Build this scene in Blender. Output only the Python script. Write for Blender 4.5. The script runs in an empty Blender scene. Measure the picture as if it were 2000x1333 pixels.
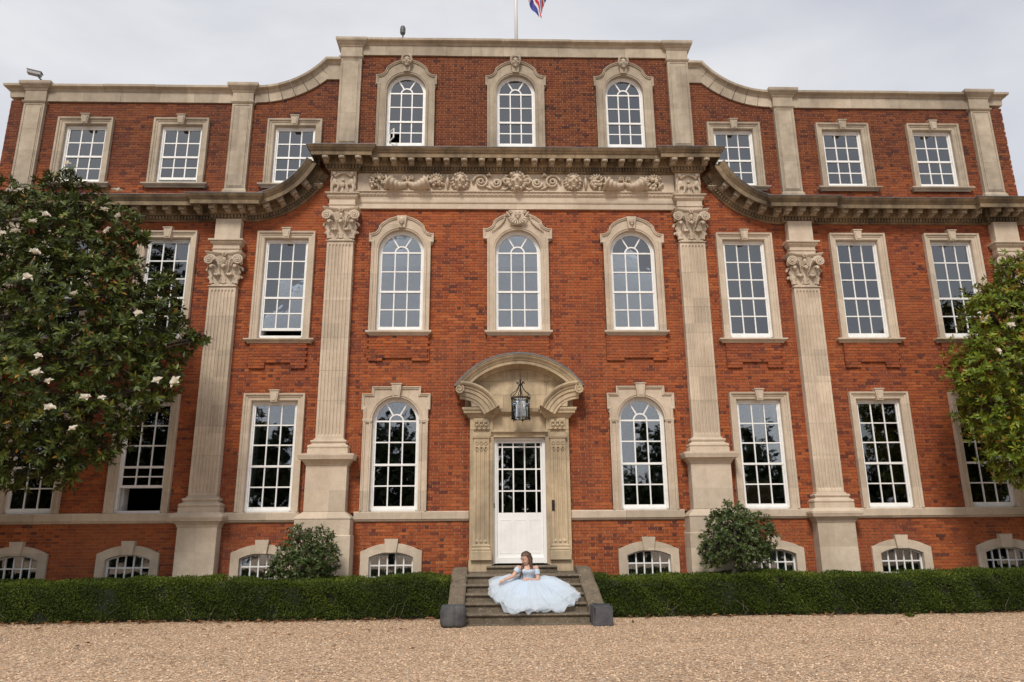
import bpy, math, random
import numpy as np
from mathutils import Vector, Matrix
PI = math.pi
RND = random.Random(11)
NP = np.random.default_rng(5)
SC = bpy.context.scene
COL = SC.collection

# ------------------------------------------------------------------ camera
PITCH, YAW, ROLL = 0.2594184, 0.0299220, -0.0083357
CAM = Vector((-0.6332, -16.4, 1.47))
fw = Vector((math.sin(YAW)*math.cos(PITCH), math.cos(YAW)*math.cos(PITCH), math.sin(PITCH)))
rt = Vector((math.cos(YAW), -math.sin(YAW), 0)); up = rt.cross(fw)
r2 = math.cos(ROLL)*rt + math.sin(ROLL)*up; u2 = -math.sin(ROLL)*rt + math.cos(ROLL)*up
cd = bpy.data.cameras.new('camera'); cam = bpy.data.objects.new('camera', cd); COL.objects.link(cam)
m = Matrix((r2, u2, -fw)).transposed().to_4x4(); m.translation = CAM
cam.matrix_world = m
cd.sensor_fit = 'HORIZONTAL'; cd.sensor_width = 36.0; cd.lens = 36.0*1450/2000; cd.clip_start = .1; cd.clip_end = 2000
SC.camera = cam

# ------------------------------------------------------------------ sky, sun, exposure
SUN_EL, SUN_AZ = math.radians(46), math.radians(14)     # azimuth: degrees to the left of straight behind the camera
W = bpy.data.worlds.new('World'); SC.world = W; W.use_nodes = True
wn = W.node_tree.nodes; wl = W.node_tree.links; wn.clear()
out = wn.new('ShaderNodeOutputWorld')
sky = wn.new('ShaderNodeTexSky'); sky.sky_type = 'NISHITA'; sky.sun_disc = False
sky.sun_elevation = SUN_EL; sky.sun_rotation = math.radians(180) + SUN_AZ
sky.air_density = 1.0; sky.dust_density = 3.0
bg1 = wn.new('ShaderNodeBackground'); bg1.inputs[1].default_value = .07
wl.new(sky.outputs[0], bg1.inputs[0])
tc = wn.new('ShaderNodeTexCoord'); mp = wn.new('ShaderNodeMapping'); mp.inputs['Scale'].default_value = (1, 1, 2.2)
wl.new(tc.outputs['Generated'], mp.inputs[0])
n1 = wn.new('ShaderNodeTexNoise'); n1.inputs['Scale'].default_value = 2.3; n1.inputs['Detail'].default_value = 6; n1.inputs['Roughness'].default_value = .52
n1.inputs['Distortion'].default_value = .4
wl.new(mp.outputs[0], n1.inputs['Vector'])
cr = wn.new('ShaderNodeValToRGB'); cr.color_ramp.elements[0].position = .32; cr.color_ramp.elements[1].position = .68
cr.color_ramp.elements[0].color = (.55, .57, .63, 1); cr.color_ramp.elements[1].color = (.80, .80, .81, 1)
wl.new(n1.outputs['Fac'], cr.inputs[0])
bg2 = wn.new('ShaderNodeBackground'); bg2.inputs[1].default_value = .625
wl.new(cr.outputs[0], bg2.inputs[0])
mx = wn.new('ShaderNodeMixShader'); mx.inputs[0].default_value = .93
wl.new(bg1.outputs[0], mx.inputs[1]); wl.new(bg2.outputs[0], mx.inputs[2]); wl.new(mx.outputs[0], out.inputs[0])
sd = bpy.data.lights.new('sun', 'SUN'); sd.energy = 1.5; sd.angle = math.radians(14); sd.color = (1, .93, .82)
so = bpy.data.objects.new('sun', sd); COL.objects.link(so)
tosun = Vector((-math.sin(SUN_AZ)*math.cos(SUN_EL), -math.cos(SUN_AZ)*math.cos(SUN_EL), math.sin(SUN_EL)))
so.rotation_euler = tosun.to_track_quat('Z', 'Y').to_euler(); so.location = (0, -30, 40)
vs = SC.view_settings; vs.view_transform = 'Standard'; vs.look = 'None'; vs.gamma = 1; vs.exposure = .85
SC.cycles.max_bounces = 8; SC.cycles.transparent_max_bounces = 16; SC.cycles.use_denoising = True

# ------------------------------------------------------------------ helpers
class MB:
    def __init__(s): s.v = []; s.f = []; s.t = []          # t: tone per face
    def add(s, vs, fs, tone=.5):
        o = len(s.v); s.v += [tuple(p) for p in vs]
        for f in fs: s.f.append(tuple(o+i for i in f)); s.t.append(tone)
        return s
    def box(s, x0, x1, y0, y1, z0, z1, tone=.5):
        return s.add([(x0,y0,z0),(x1,y0,z0),(x1,y1,z0),(x0,y1,z0),(x0,y0,z1),(x1,y0,z1),(x1,y1,z1),(x0,y1,z1)],
              [(0,3,2,1),(4,5,6,7),(0,1,5,4),(1,2,6,5),(2,3,7,6),(3,0,4,7)], tone)
    def prism(s, poly, y0, y1, tone=.5):                  # xz polygon (any order), extruded along y
        a = sum(p[0]*q[1]-q[0]*p[1] for p, q in zip(poly, poly[1:]+poly[:1]))
        if a < 0: poly = poly[::-1]
        if y0 > y1: y0, y1 = y1, y0
        n = len(poly)
        vs = [(x, y0, z) for x, z in poly] + [(x, y1, z) for x, z in poly]
        fs = [tuple(range(n)), tuple(range(2*n-1, n-1, -1))]
        for i in range(n):
            j = (i+1) % n; fs.append((j, i, n+i, n+j))
        return s.add(vs, fs, tone)
    def loft(s, rings, closed=False, caps=True, tone=.5):   # rings: equal-length point lists
        n = len(rings[0]); vs = [p for r in rings for p in r]; fs = []
        for a in range(len(rings)-1):
            for i in range(n if closed else n-1):
                j = (i+1) % n
                fs.append((a*n+i, a*n+j, (a+1)*n+j, (a+1)*n+i))
        if caps: fs.append(tuple(range(n-1, -1, -1))); fs.append(tuple((len(rings)-1)*n+i for i in range(n)))
        return s.add(vs, fs, tone)
    def plan(s, path, prof, caps=True, tone=.5):            # path in xy, profile (out, z); outward is to the right of travel
        return s.loft([[(p[0]+q[0]*o, p[1]+q[1]*o, z) for o, z in prof] for p, q in zip(path, miter(path))], False, caps, tone)
    def elev(s, path, prof, caps=True, tone=.5, closed=False):            # path in xz, profile (d, y); d to the left of travel
        mt = miter(path, closed)
        rings = [[(p[0]-q[0]*d, y, p[1]-q[1]*d) for d, y in prof] for p, q in zip(path, mt)]
        if closed: rings.append(rings[0]); caps = False
        return s.loft(rings, False, caps, tone)
    def stack(s, c, hw, f, prof, back=.05, tone=.5):        # rectangular moulded block: rings by (out, z)
        rings = [[(c-hw-o, back, z), (c-hw-o, -f-o, z), (c+hw+o, -f-o, z), (c+hw+o, back, z)] for o, z in prof]
        return s.loft(rings, True, True, tone)
    def tube(s, pts, rad, n=6, tone=.5, caps=True):
        pts = [Vector(p) for p in pts]
        if not isinstance(rad, (list, tuple)): rad = [rad]*len(pts)
        rings = []; pu = None
        for i, p in enumerate(pts):
            t = (pts[min(i+1, len(pts)-1)] - pts[max(i-1, 0)]).normalized()
            if pu is None: pu = t.orthogonal().normalized()
            pu = (pu - t*pu.dot(t)); pu = pu.normalized() if pu.length > 1e-6 else t.orthogonal().normalized()
            w = t.cross(pu)
            rings.append([p + (pu*math.cos(2*PI*k/n) + w*math.sin(2*PI*k/n))*rad[i] for k in range(n)])
        return s.loft(rings, True, caps, tone)
    def ball(s, c, r, n=8, k=6, tone=.5):
        if not isinstance(r, (list, tuple)): r = (r, r, r)
        vs = [(c[0], c[1], c[2]-r[2])]
        for a in range(1, k):
            ph = -PI/2 + PI*a/k
            for b in range(n):
                th = 2*PI*b/n
                vs.append((c[0]+r[0]*math.cos(ph)*math.cos(th), c[1]+r[1]*math.cos(ph)*math.sin(th), c[2]+r[2]*math.sin(ph)))
        vs.append((c[0], c[1], c[2]+r[2])); L = len(vs)-1; fs = []
        for b in range(n):
            fs.append((0, 1+(b+1) % n, 1+b)); fs.append((L, L-n+b, L-n+(b+1) % n))
        for a in range(k-2):
            for b in range(n):
                p = 1+a*n; fs.append((p+b, p+(b+1) % n, p+n+(b+1) % n, p+n+b))
        return s.add(vs, fs, tone)
    def lathe(s, prof, c=(0, 0, 0), n=16, tone=.5):         # (r, z)
        rings = [[(c[0]+r*math.cos(2*PI*k/n), c[1]+r*math.sin(2*PI*k/n), c[2]+z) for k in range(n)] for r, z in prof]
        return s.loft(rings, True, True, tone)
    def shift(s, dx=0, dy=0, dz=0, start=0):
        for i in range(start, len(s.v)):
            p = s.v[i]; s.v[i] = (p[0]+dx, p[1]+dy, p[2]+dz)
        return s
    def mesh(s, name, smooth=False):
        me = bpy.data.meshes.new(name); me.from_pydata(s.v, [], s.f)
        a = me.attributes.new('tone', 'FLOAT', 'FACE'); a.data.foreach_set('value', s.t)
        if smooth: me.polygons.foreach_set('use_smooth', [True]*len(s.f))
        me.update(); return me
    def build(s, name, mat, parent=None, smooth=False, fix=True):
        me = s.mesh(name, smooth)
        if fix: recalc(me)
        return link(name, me, mat, parent)
def recalc(me):
    import bmesh
    b = bmesh.new(); b.from_mesh(me); bmesh.ops.recalc_face_normals(b, faces=b.faces); b.to_mesh(me); b.free()
def link(name, me, mat, parent=None):
    if mat and not me.materials: me.materials.append(M[mat] if isinstance(mat, str) else mat)
    o = bpy.data.objects.new(name, me); COL.objects.link(o)
    if parent: o.parent = parent
    return o
def miter(path, closed=False):
    out = []; n = len(path)
    def nrm(a, b):
        dx, dy = b[0]-a[0], b[1]-a[1]; L = math.hypot(dx, dy) or 1; return (dy/L, -dx/L)
    for i in range(n):
        if closed: a = nrm(path[i-1], path[i]); b = nrm(path[i], path[(i+1) % n])
        else:
            a = nrm(path[i-1], path[i]) if i else None
            b = nrm(path[i], path[i+1]) if i < n-1 else None
            a = a or b; b = b or a
        d = 1 + a[0]*b[0] + a[1]*b[1]
        d = max(d, .25)
        out.append(((a[0]+b[0])/d, (a[1]+b[1])/d))
    return out
def tag(o, label=None, cat=None, group=None, kind=None):
    if label: o['label'] = label
    if cat: o['category'] = cat
    if group: o['group'] = group
    if kind: o['kind'] = kind
    return o
def empty(name, loc=(0, 0, 0)):
    o = bpy.data.objects.new(name, None); COL.objects.link(o); o.location = loc; o.empty_display_size = .2; return o
def arc(cx, cz, r, a0, a1, n):                              # degrees
    return [(cx+r*math.cos(math.radians(a0+(a1-a0)*i/n)), cz+r*math.sin(math.radians(a0+(a1-a0)*i/n))) for i in range(n+1)]
def jit(mb, amt, seed=0):
    r = random.Random(seed); mb.v = [(x+r.uniform(-amt, amt), y+r.uniform(-amt, amt), z+r.uniform(-amt, amt)) for x, y, z in mb.v]; return mb

# ------------------------------------------------------------------ materials
M = {}
class NT:
    def __init__(s, name):
        s.m = bpy.data.materials.new(name); s.m.use_nodes = True; s.n = s.m.node_tree.nodes; s.l = s.m.node_tree.links
        s.b = s.n['Principled BSDF']; M[name] = s.m
    def add(s, t, **kw):
        o = s.n.new(t)
        for k, v in kw.items():
            if k in o.inputs: o.inputs[k].default_value = v
            else: setattr(o, k, v)
        return o
    def lk(s, a, b): s.l.new(a, b); return s
    def pos(s, scale=(1, 1, 1)):
        g = s.n.new('ShaderNodeNewGeometry'); mp = s.n.new('ShaderNodeMapping'); mp.inputs['Scale'].default_value = scale
        s.l.new(g.outputs['Position'], mp.inputs[0]); return mp.outputs[0]
    def noise(s, scale, detail=4, rough=.55, vec=None, dist=0):
        o = s.add('ShaderNodeTexNoise', Scale=scale, Detail=detail, Roughness=rough, Distortion=dist)
        s.l.new(vec if vec is not None else s.pos(), o.inputs['Vector']); return o.outputs['Fac']
    def ramp(s, fac, els, interp='LINEAR'):
        o = s.n.new('ShaderNodeValToRGB'); o.color_ramp.interpolation = interp
        while len(o.color_ramp.elements) < len(els): o.color_ramp.elements.new(.5)
        for e, (p, c) in zip(o.color_ramp.elements, els): e.position = p; e.color = (*c, 1) if len(c) == 3 else c
        s.l.new(fac, o.inputs[0]); return o.outputs[0]
    def mix(s, fac, a, b, mode='MIX'):
        o = s.n.new('ShaderNodeMix'); o.data_type = 'RGBA'; o.blend_type = mode
        for sock, v in ((o.inputs[0], fac), (o.inputs[6], a), (o.inputs[7], b)):
            if isinstance(v, (int, float)): sock.default_value = v
            elif isinstance(v, tuple): sock.default_value = (*v, 1)
            else: s.l.new(v, sock)
        return o.outputs[2]
    def attr(s, name='tone'):
        o = s.n.new('ShaderNodeAttribute'); o.attribute_name = name; return o.outputs['Fac']
    def bump(s, h, strength=.3, dist=.01):
        o = s.add('ShaderNodeBump', Strength=strength, Distance=dist); s.l.new(h, o.inputs['Height']); s.l.new(o.outputs[0], s.b.inputs['Normal']); return s
    def col(s, c):
        if isinstance(c, tuple): s.b.inputs['Base Color'].default_value = (*c, 1)
        else: s.l.new(c, s.b.inputs['Base Color'])
        return s
    def set(s, **kw):
        for k, v in kw.items(): s.b.inputs[k.replace('_', ' ')].default_value = v
        return s
G3 = lambda v: (v, v, v)
# brick: each brick has its own tone, plus soot and bleaching with shapes of their own
b = NT('brick')
base = b.ramp(b.attr(), [(0, (.09, .024, .018)), (.12, (.15, .034, .017)), (.30, (.25, .056, .018)), (.60, (.34, .078, .019)), (.85, (.42, .106, .024)), (1, (.50, .155, .05))])
big = b.noise(.42, 5, .6); big2 = b.noise(1.7, 4, .6)
c1 = b.mix(b.ramp(big, [(.40, G3(0)), (.66, G3(.60))]), base, (.19, .043, .024))
c1 = b.mix(b.ramp(b.noise(.30, 3, .5, b.pos((1, 3, 1.4))), [(.50, G3(0)), (.72, G3(.40))]), c1, (.50, .14, .035))
c1 = b.mix(b.ramp(big2, [(.55, G3(0)), (.8, G3(.22))]), c1, (.50, .16, .07))
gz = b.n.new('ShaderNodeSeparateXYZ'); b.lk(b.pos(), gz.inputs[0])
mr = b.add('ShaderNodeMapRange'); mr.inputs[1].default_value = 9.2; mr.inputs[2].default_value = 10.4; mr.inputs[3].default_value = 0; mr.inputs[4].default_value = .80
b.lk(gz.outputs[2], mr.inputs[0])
stk = b.noise(1.0, 4, .6, b.pos((2.2, 1, .16)))
c1 = b.mix(b.ramp(stk, [(.50, G3(0)), (.75, G3(.40))]), c1, (.12, .035, .022))     # rain streaks down the wall
c1 = b.mix(mr.outputs[0], c1, (.42, .50, .62), 'MULTIPLY')           # the brick turns darker and browner on the attic storey
fine = b.noise(60, 3, .7)
c1 = b.mix(.35, c1, b.ramp(fine, [(.25, G3(.45)), (.75, G3(1.0))]), 'MULTIPLY')
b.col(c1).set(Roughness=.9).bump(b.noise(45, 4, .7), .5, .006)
mo = NT('mortar'); mo.col(mo.ramp(mo.noise(9, 4), [(.3, (.27, .145, .085)), (.7, (.45, .27, .17))])).set(Roughness=.95).bump(mo.noise(80, 2), .4, .004)
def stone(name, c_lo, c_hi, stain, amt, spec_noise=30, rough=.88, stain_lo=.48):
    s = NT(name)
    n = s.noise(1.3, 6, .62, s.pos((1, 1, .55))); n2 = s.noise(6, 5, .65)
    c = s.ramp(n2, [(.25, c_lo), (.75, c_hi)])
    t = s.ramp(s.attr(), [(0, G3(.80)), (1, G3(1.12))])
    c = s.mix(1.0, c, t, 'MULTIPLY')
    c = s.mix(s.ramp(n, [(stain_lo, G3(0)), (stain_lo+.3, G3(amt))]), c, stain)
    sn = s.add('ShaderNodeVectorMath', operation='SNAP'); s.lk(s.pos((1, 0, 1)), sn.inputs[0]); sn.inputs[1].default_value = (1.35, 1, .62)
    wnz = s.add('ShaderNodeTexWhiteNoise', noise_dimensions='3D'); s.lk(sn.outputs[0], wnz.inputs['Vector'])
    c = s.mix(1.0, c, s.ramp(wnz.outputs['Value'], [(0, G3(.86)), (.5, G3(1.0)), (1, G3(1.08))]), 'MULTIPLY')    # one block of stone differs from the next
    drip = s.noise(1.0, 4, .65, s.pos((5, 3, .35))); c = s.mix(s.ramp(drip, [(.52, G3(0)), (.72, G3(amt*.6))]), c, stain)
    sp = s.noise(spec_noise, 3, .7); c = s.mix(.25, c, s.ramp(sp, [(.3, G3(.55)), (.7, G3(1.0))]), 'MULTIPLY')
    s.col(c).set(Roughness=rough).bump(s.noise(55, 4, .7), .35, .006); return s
stone('stone', (.54, .44, .335), (.67, .565, .45), (.34, .255, .175), .45)
stone('stone_dirty_shaded', (.25, .18, .105), (.40, .30, .19), (.05, .038, .027), .9, stain_lo=.38)      # weathered upper cornices, colour darkened further to deepen the soffit shade
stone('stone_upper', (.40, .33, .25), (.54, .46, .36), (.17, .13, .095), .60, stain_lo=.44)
stone('stone_portal', (.47, .36, .225), (.63, .505, .345), (.15, .125, .10), .75, stain_lo=.45)
stone('stone_dark', (.04, .042, .05), (.12, .12, .13), (.26, .25, .23), .5, rough=.75)
M['stone_dark'].node_tree.nodes['Bump'].inputs['Strength'].default_value = .9; M['stone_dark'].node_tree.nodes['Bump'].inputs['Distance'].default_value = .02
st = stone('stone_steps', (.12, .092, .064), (.23, .18, .125), (.05, .04, .03), .75)
lich = st.ramp(st.noise(26, 5, .75), [(.57, G3(0)), (.66, G3(.65))])
src = st.b.inputs['Base Color'].links[0].from_socket
st.col(st.mix(lich, src, (.48, .45, .38)))
x = NT('lead'); x.col(x.ramp(x.noise(4, 4), [(.3, (.09, .095, .105)), (.7, (.17, .175, .19))])).set(Roughness=.55, Metallic=.3)
x = NT('white_paint'); x.col(x.ramp(x.noise(7, 5, .7), [(.3, (.72, .72, .72)), (.6, (.84, .84, .83))])).set(Roughness=.45).bump(x.noise(30, 3), .15, .004)
x = NT('door_paint'); x.col(x.ramp(x.noise(2.5, 5, .7), [(.25, (.74, .74, .74)), (.6, (.85, .85, .85))])).set(Roughness=.4).bump(x.noise(12, 3), .12, .004)
g = NT('glass'); g.n.remove(g.b)
tr_ = g.add('ShaderNodeBsdfTransparent'); tr_.inputs[0].default_value = (.93, .95, .96, 1)
gl = g.add('ShaderNodeBsdfGlossy', Roughness=.015); gl.inputs[0].default_value = (.92, .96, 1, 1)
fr = g.add('ShaderNodeFresnel', IOR=2.5); mxs = g.n.new('ShaderNodeMixShader')
bp = g.add('ShaderNodeBump', Strength=.03, Distance=.02); g.lk(g.noise(3.0, 2), bp.inputs['Height']); g.lk(bp.outputs[0], gl.inputs['Normal'])
g.lk(fr.outputs[0], mxs.inputs[0]).lk(tr_.outputs[0], mxs.inputs[1]).lk(gl.outputs[0], mxs.inputs[2]); g.lk(mxs.outputs[0], g.n['Material Output'].inputs[0])
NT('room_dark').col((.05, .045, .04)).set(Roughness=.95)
NT('room_grey').col((.22, .215, .21)).set(Roughness=.95)
NT('ceiling_white').col((.6, .6, .6)).set(Roughness=.9)
x = NT('curtain'); x.col(x.ramp(x.noise(3), [(.3, (.50, .47, .43)), (.7, (.62, .60, .57))])).set(Roughness=.95)
x = NT('pattern_curtain'); x.col(x.ramp(x.noise(16, 2), [(.42, (.52, .54, .52)), (.55, (.30, .40, .42)), (.6, (.5, .52, .5))])).set(Roughness=.95)
NT('iron').col((.035, .03, .028)).set(Roughness=.6, Metallic=.6)
x = NT('rusty_iron'); x.col(x.ramp(x.noise(20), [(.4, (.06, .045, .04)), (.6, (.20, .07, .03))])).set(Roughness=.8, Metallic=.3)
NT('brass').col((.45, .28, .09)).set(Roughness=.35, Metallic=1)
NT('cardboard').col((.38, .25, .13)).set(Roughness=.9)
NT('candle').col((.78, .76, .70)).set(Roughness=.5)
NT('camera_plastic').col((.08, .08, .085)).set(Roughness=.5)
NT('camera_white').col((.22, .225, .24)).set(Roughness=.4)
NT('flag_red').col((.62, .03, .045)).set(Roughness=.8); NT('flag_white').col((.80, .80, .82)).set(Roughness=.8); NT('flag_blue').col((.05, .06, .30)).set(Roughness=.8)
NT('pole_white').col((.72, .72, .72)).set(Roughness=.4)
NT('plaster').col((.3, .3, .3)).set(Roughness=.9)
# gravel
g = NT('gravel')
vo = g.add('ShaderNodeTexVoronoi', Scale=34.0, Randomness=1.0); g.lk(g.pos(), vo.inputs['Vector'])
sep = g.n.new('ShaderNodeSeparateColor'); g.lk(vo.outputs['Color'], sep.inputs[0])
c = g.ramp(sep.outputs[0], [(0, (.21, .125, .075)), (.22, (.50, .315, .19)), (.6, (.68, .465, .30)), (.9, (.78, .585, .41)), (1, (.83, .72, .60))])
c = g.mix(.6, c, g.ramp(vo.outputs['Distance'], [(.15, G3(1)), (.75, G3(.35))]), 'MULTIPLY')
c = g.mix(.5, c, g.ramp(g.noise(.5, 6, .65, g.pos((.5, 1.4, 1))), [(.3, G3(.50)), (.7, G3(1.10))]), 'MULTIPLY')
g.col(c).set(Roughness=.92)
inv = g.add('ShaderNodeMath', operation='SUBTRACT'); inv.inputs[0].default_value = 1; g.lk(vo.outputs['Distance'], inv.inputs[1]); g.bump(inv.outputs[0], .9, .02)
g = NT('pebble')
g.col(g.ramp(g.attr(), [(0, (.20, .12, .075)), (.2, (.48, .305, .185)), (.6, (.66, .455, .295)), (.9, (.76, .575, .41)), (1, (.81, .70, .58))])).set(Roughness=.85)
def leafmat(name, els, back, rough=.35, trans=.15, spec=.28):
    g = NT(name); geo = g.n.new('ShaderNodeNewGeometry')
    c = g.ramp(g.attr(), els)
    c = g.mix(geo.outputs['Backfacing'], c, back)
    g.col(c).set(Roughness=rough); g.b.inputs['Specular IOR Level'].default_value = spec
    t = g.add('ShaderNodeBsdfTranslucent'); g.lk(c, t.inputs[0]); ms = g.n.new('ShaderNodeMixShader'); ms.inputs[0].default_value = trans
    g.lk(g.b.outputs[0], ms.inputs[1]).lk(t.outputs[0], ms.inputs[2]).lk(ms.outputs[0], g.n['Material Output'].inputs[0])
leafmat('magnolia_leaf', [(0, (.020, .032, .006)), (.35, (.048, .070, .010)), (.70, (.098, .125, .018)), (.93, (.19, .20, .035)), (.955, (.30, .14, .03)), (1, (.42, .23, .05))], (.062, .066, .018), .42, .16)
leafmat('magnolia_leaf_sunny', [(0, (.045, .075, .008)), (.4, (.115, .17, .015)), (.75, (.22, .27, .024)), (.90, (.36, .35, .04)), (.92, (.32, .14, .03)), (1, (.42, .20, .04))], (.19, .17, .035), .42, .24)  # own yellow-green and russet, brightened to carry the light falling on this tree
leafmat('hedge_leaf', [(0, (.022, .038, .005)), (.5, (.062, .096, .010)), (.85, (.125, .16, .018)), (1, (.21, .21, .03))], (.075, .10, .014), .55, .14, .2)
leafmat('shrub_leaf', [(0, (.025, .044, .012)), (.5, (.062, .096, .026)), (.85, (.115, .15, .042)), (1, (.20, .21, .085))], (.09, .11, .035), .38, .10)
leafmat('wood_leaf', [(0, (.012, .022, .008)), (1, (.05, .07, .02))], (.02, .03, .01), .6, .1)
leafmat('petal', [(0, (.74, .68, .56)), (.6, (.84, .80, .72)), (1, (.60, .36, .16))], (.78, .73, .63), .5, .25)
leafmat('dead_leaf', [(0, (.10, .05, .025)), (.5, (.22, .10, .045)), (1, (.36, .20, .09))], (.24, .14, .07), .7, .05)
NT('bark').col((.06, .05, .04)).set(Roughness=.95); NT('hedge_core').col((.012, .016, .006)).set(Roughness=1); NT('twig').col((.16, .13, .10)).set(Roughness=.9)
# person
x = NT('skin'); x.col((.60, .36, .27)).set(Roughness=.5); x.b.inputs['Subsurface Weight'].default_value = .05
x = NT('hair'); x.col(x.ramp(x.noise(60, 2, .5, x.pos((1, 1, .1))), [(.3, (.045, .024, .015)), (.7, (.125, .065, .038))])).set(Roughness=.5)
x = NT('bodice'); x.col(x.ramp(x.noise(70, 2), [(.4, (.40, .50, .63)), (.6, (.58, .66, .75))])).set(Roughness=.7)
NT('satin').col((.50, .63, .80)).set(Roughness=.6)
x = NT('tulle'); x.col((.74, .83, .93)).set(Roughness=.85)
tt = x.add('ShaderNodeBsdfTransparent'); ms = x.n.new('ShaderNodeMixShader'); ms.inputs[0].default_value = .64
x.lk(tt.outputs[0], ms.inputs[2]).lk(x.b.outputs[0], ms.inputs[1]).lk(ms.outputs[0], x.n['Material Output'].inputs[0])
NT('underskirt_pink').col((.72, .50, .54)).set(Roughness=.8)
NT('bracelet').col((.55, .6, .68)).set(Roughness=.3, Metallic=.8)
NT('eye_dark').col((.03, .02, .02)).set(Roughness=.4); NT('lip').col((.42, .15, .14)).set(Roughness=.5)

# ------------------------------------------------------------------ ground
GB = MB()
GB.add([(-300, -300, 0), (300, -300, 0), (300, 300, 0), (-300, 300, 0)], [(0, 1, 2, 3)])
tag(GB.build('gravel_ground', 'gravel', fix=False), 'tan gravel forecourt spread in front of the brick mansion', kind='structure')

# ------------------------------------------------------------------ the mansion: windows, wall, pilasters, cornices
house = empty('brick_mansion')
tag(house, 'large red brick mansion with pale stone pilasters, arched windows and swept parapet', 'mansion')
WALL_X = 12.36
COLA, COLB, COLC, COLR = 5.41, 8.15, 10.45, 2.725
GP, WP, EP = 4.135, 6.745, 11.75                  # pilaster centres
WINS = []
for c in (-COLR, 0, COLR):
    WINS.append(dict(k='arch', st='top', c=c, hw=.485, bot=10.80, spring=12.27, meet=11.47, jw=.712, ear=.757, ez0=12.43, ez1=12.70, sh=.51, crown=13.13, floor=9.6, ceil=13.0))
for c in (-COLR, COLR):
    WINS.append(dict(k='arch', st='mid', c=c, hw=.535, bot=6.09, spring=8.0, meet=7.03, jw=.69, ear=.757, ez0=8.21, ez1=8.43, sh=.53, crown=8.868, floor=5.2, ceil=8.9))
WINS.append(dict(k='arch', st='mid', c=0.01, hw=.54, bot=6.09, spring=8.0, meet=7.03, jw=.72, ear=.815, ez0=8.30, ez1=8.56, sh=.57, crown=8.98, floor=5.2, ceil=8.9, grand=True))
for c in (-COLR, COLR):
    WINS.append(dict(k='arch', st='ground', c=c, hw=.52, bot=2.06, spring=4.0, meet=3.04, jw=.712, ear=.757, ez0=4.237, ez1=4.595, step=(.545, 4.755), floor=1.3, ceil=4.9))
for s in (-1, 1):
    for c, r in ((COLA, 0), (COLB, 1), (COLC, 2)):
        WINS.append(dict(k='rect', st='top', c=s*c, hw=.495, top=11.275, bot=9.76, meet=10.46, rows=(2, 2), floor=9.3, ceil=11.7, col=r, s=s))
        WINS.append(dict(k='rect', st='mid', c=s*c, hw=.505, top=8.31, bot=5.93, meet=6.877, rows=(3, 2), floor=5.2, ceil=8.75, col=r, s=s))
        WINS.append(dict(k='rect', st='ground', c=s*c, hw=.505, top=4.445, bot=2.06, meet=3.02, rows=(3, 2), floor=1.3, ceil=4.9, col=r, s=s))
for s in (-1, 1):
    for c in (COLR+.01, COLA+.03, COLB+.06, COLC+.06):
        WINS.append(dict(k='base', st='base', c=s*c, hw=.465, bot=.30, spring=1.10, crown=1.205, floor=-.3, ceil=1.5))

def blocked(z):
    B = []
    for w in WINS:
        c, hw = w['c'], w['hw']
        if w['k'] == 'rect':
            if w['bot']-.06 < z < w['top']+.10: B.append((c-hw-.1, c+hw+.1))
        elif w['k'] == 'base':
            if z < 1.30: B.append((c-hw-.12, c+hw+.12))
        else:
            if w['bot']-.06 < z <= w['spring']: B.append((c-hw-.1, c+hw+.1))
            elif w['spring'] < z < w['spring']+hw+.1:
                h = math.sqrt(max(0, (hw+.1)**2-(z-w['spring'])**2)); B.append((c-h, c+h))
    for s in (-1, 1):
        if z < 10.2: B.append((s*GP-.28, s*GP+.28))
        if z < 3.1: B.append((s*GP-.40, s*GP+.40))
        if z < 1.88: B.append((s*GP-.57, s*GP+.57))
        for p in (WP, EP):
            if z < 8.7: B.append((s*p-.28, s*p+.28))
            if z < 1.9: B.append((s*p-.38, s*p+.38))
    if 9.09 < z < 10.3: B.append((-4.1, 4.1))
    if z < 3.75: B.append((-1.02, 1.02))
    elif z < 4.2: B.append((-1.0, 1.0))
    elif z < 5.1: h = min(1.0, math.sqrt(max(0, 1.45**2-(z-3.67)**2))); B.append((-h, h))
    B.sort(); out = []
    for a, b_ in B:
        if out and a <= out[-1][1]: out[-1] = (out[-1][0], max(b_, out[-1][1]))
        else: out.append((a, b_))
    return out
SWB = 2.62
def xlimit(z):
    if z < 11.97: return WALL_X
    if z < 12.88: return 6.5-math.sqrt(max(0, SWB**2-(SWB-(z-11.99+.02))**2))
    return 4.42
CH = .0662
BR = MB(); MO = MB(); single = []
def brick_at(x0, x1, z0, z1, y, rng, depth=.045):
    w = x1-x0
    if w < .03: return
    u = rng.random(); t = u**.8 if w > .15 else u*.9
    t = .30+.62*t if rng.random() > .17 else t*.3
    yo = y + rng.uniform(-.003, .003)
    return (x0, x1, yo, y+depth, z0, z1, min(1, max(0, t)))
def field(z0, z1, free, y, seed, mortar_y, store, ins=0.0):
    rng = random.Random(seed); nrow = int(round((z1-z0)/CH)); S, Hd, J = .206, .096, .0105
    for r in range(nrow):
        za = z0+r*CH; zb = za+CH
        for a, b_ in free((za+zb)/2):
            MO.add([(a+ins, mortar_y, za), (b_-ins, mortar_y, za), (b_-ins, mortar_y, zb), (a+ins, mortar_y, zb)], [(0, 1, 2, 3)])
            per = S+Hd+2*J; off = (0 if r % 2 else per/2) + rng.uniform(-.012, .012)
            k = math.floor((a-off)/per)-1; x = off+k*per
            while x < b_:
                for L in (S, Hd):
                    xa, xb = max(x, a), min(x+L, b_)
                    if xb-xa > .035:
                        store.append(brick_at(xa+rng.uniform(0, .002), xb-rng.uniform(0, .002), za+J*.5+rng.uniform(-.001, .001), zb-J*.5+rng.uniform(-.001, .001), y, rng))
                    x += L+J
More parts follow.
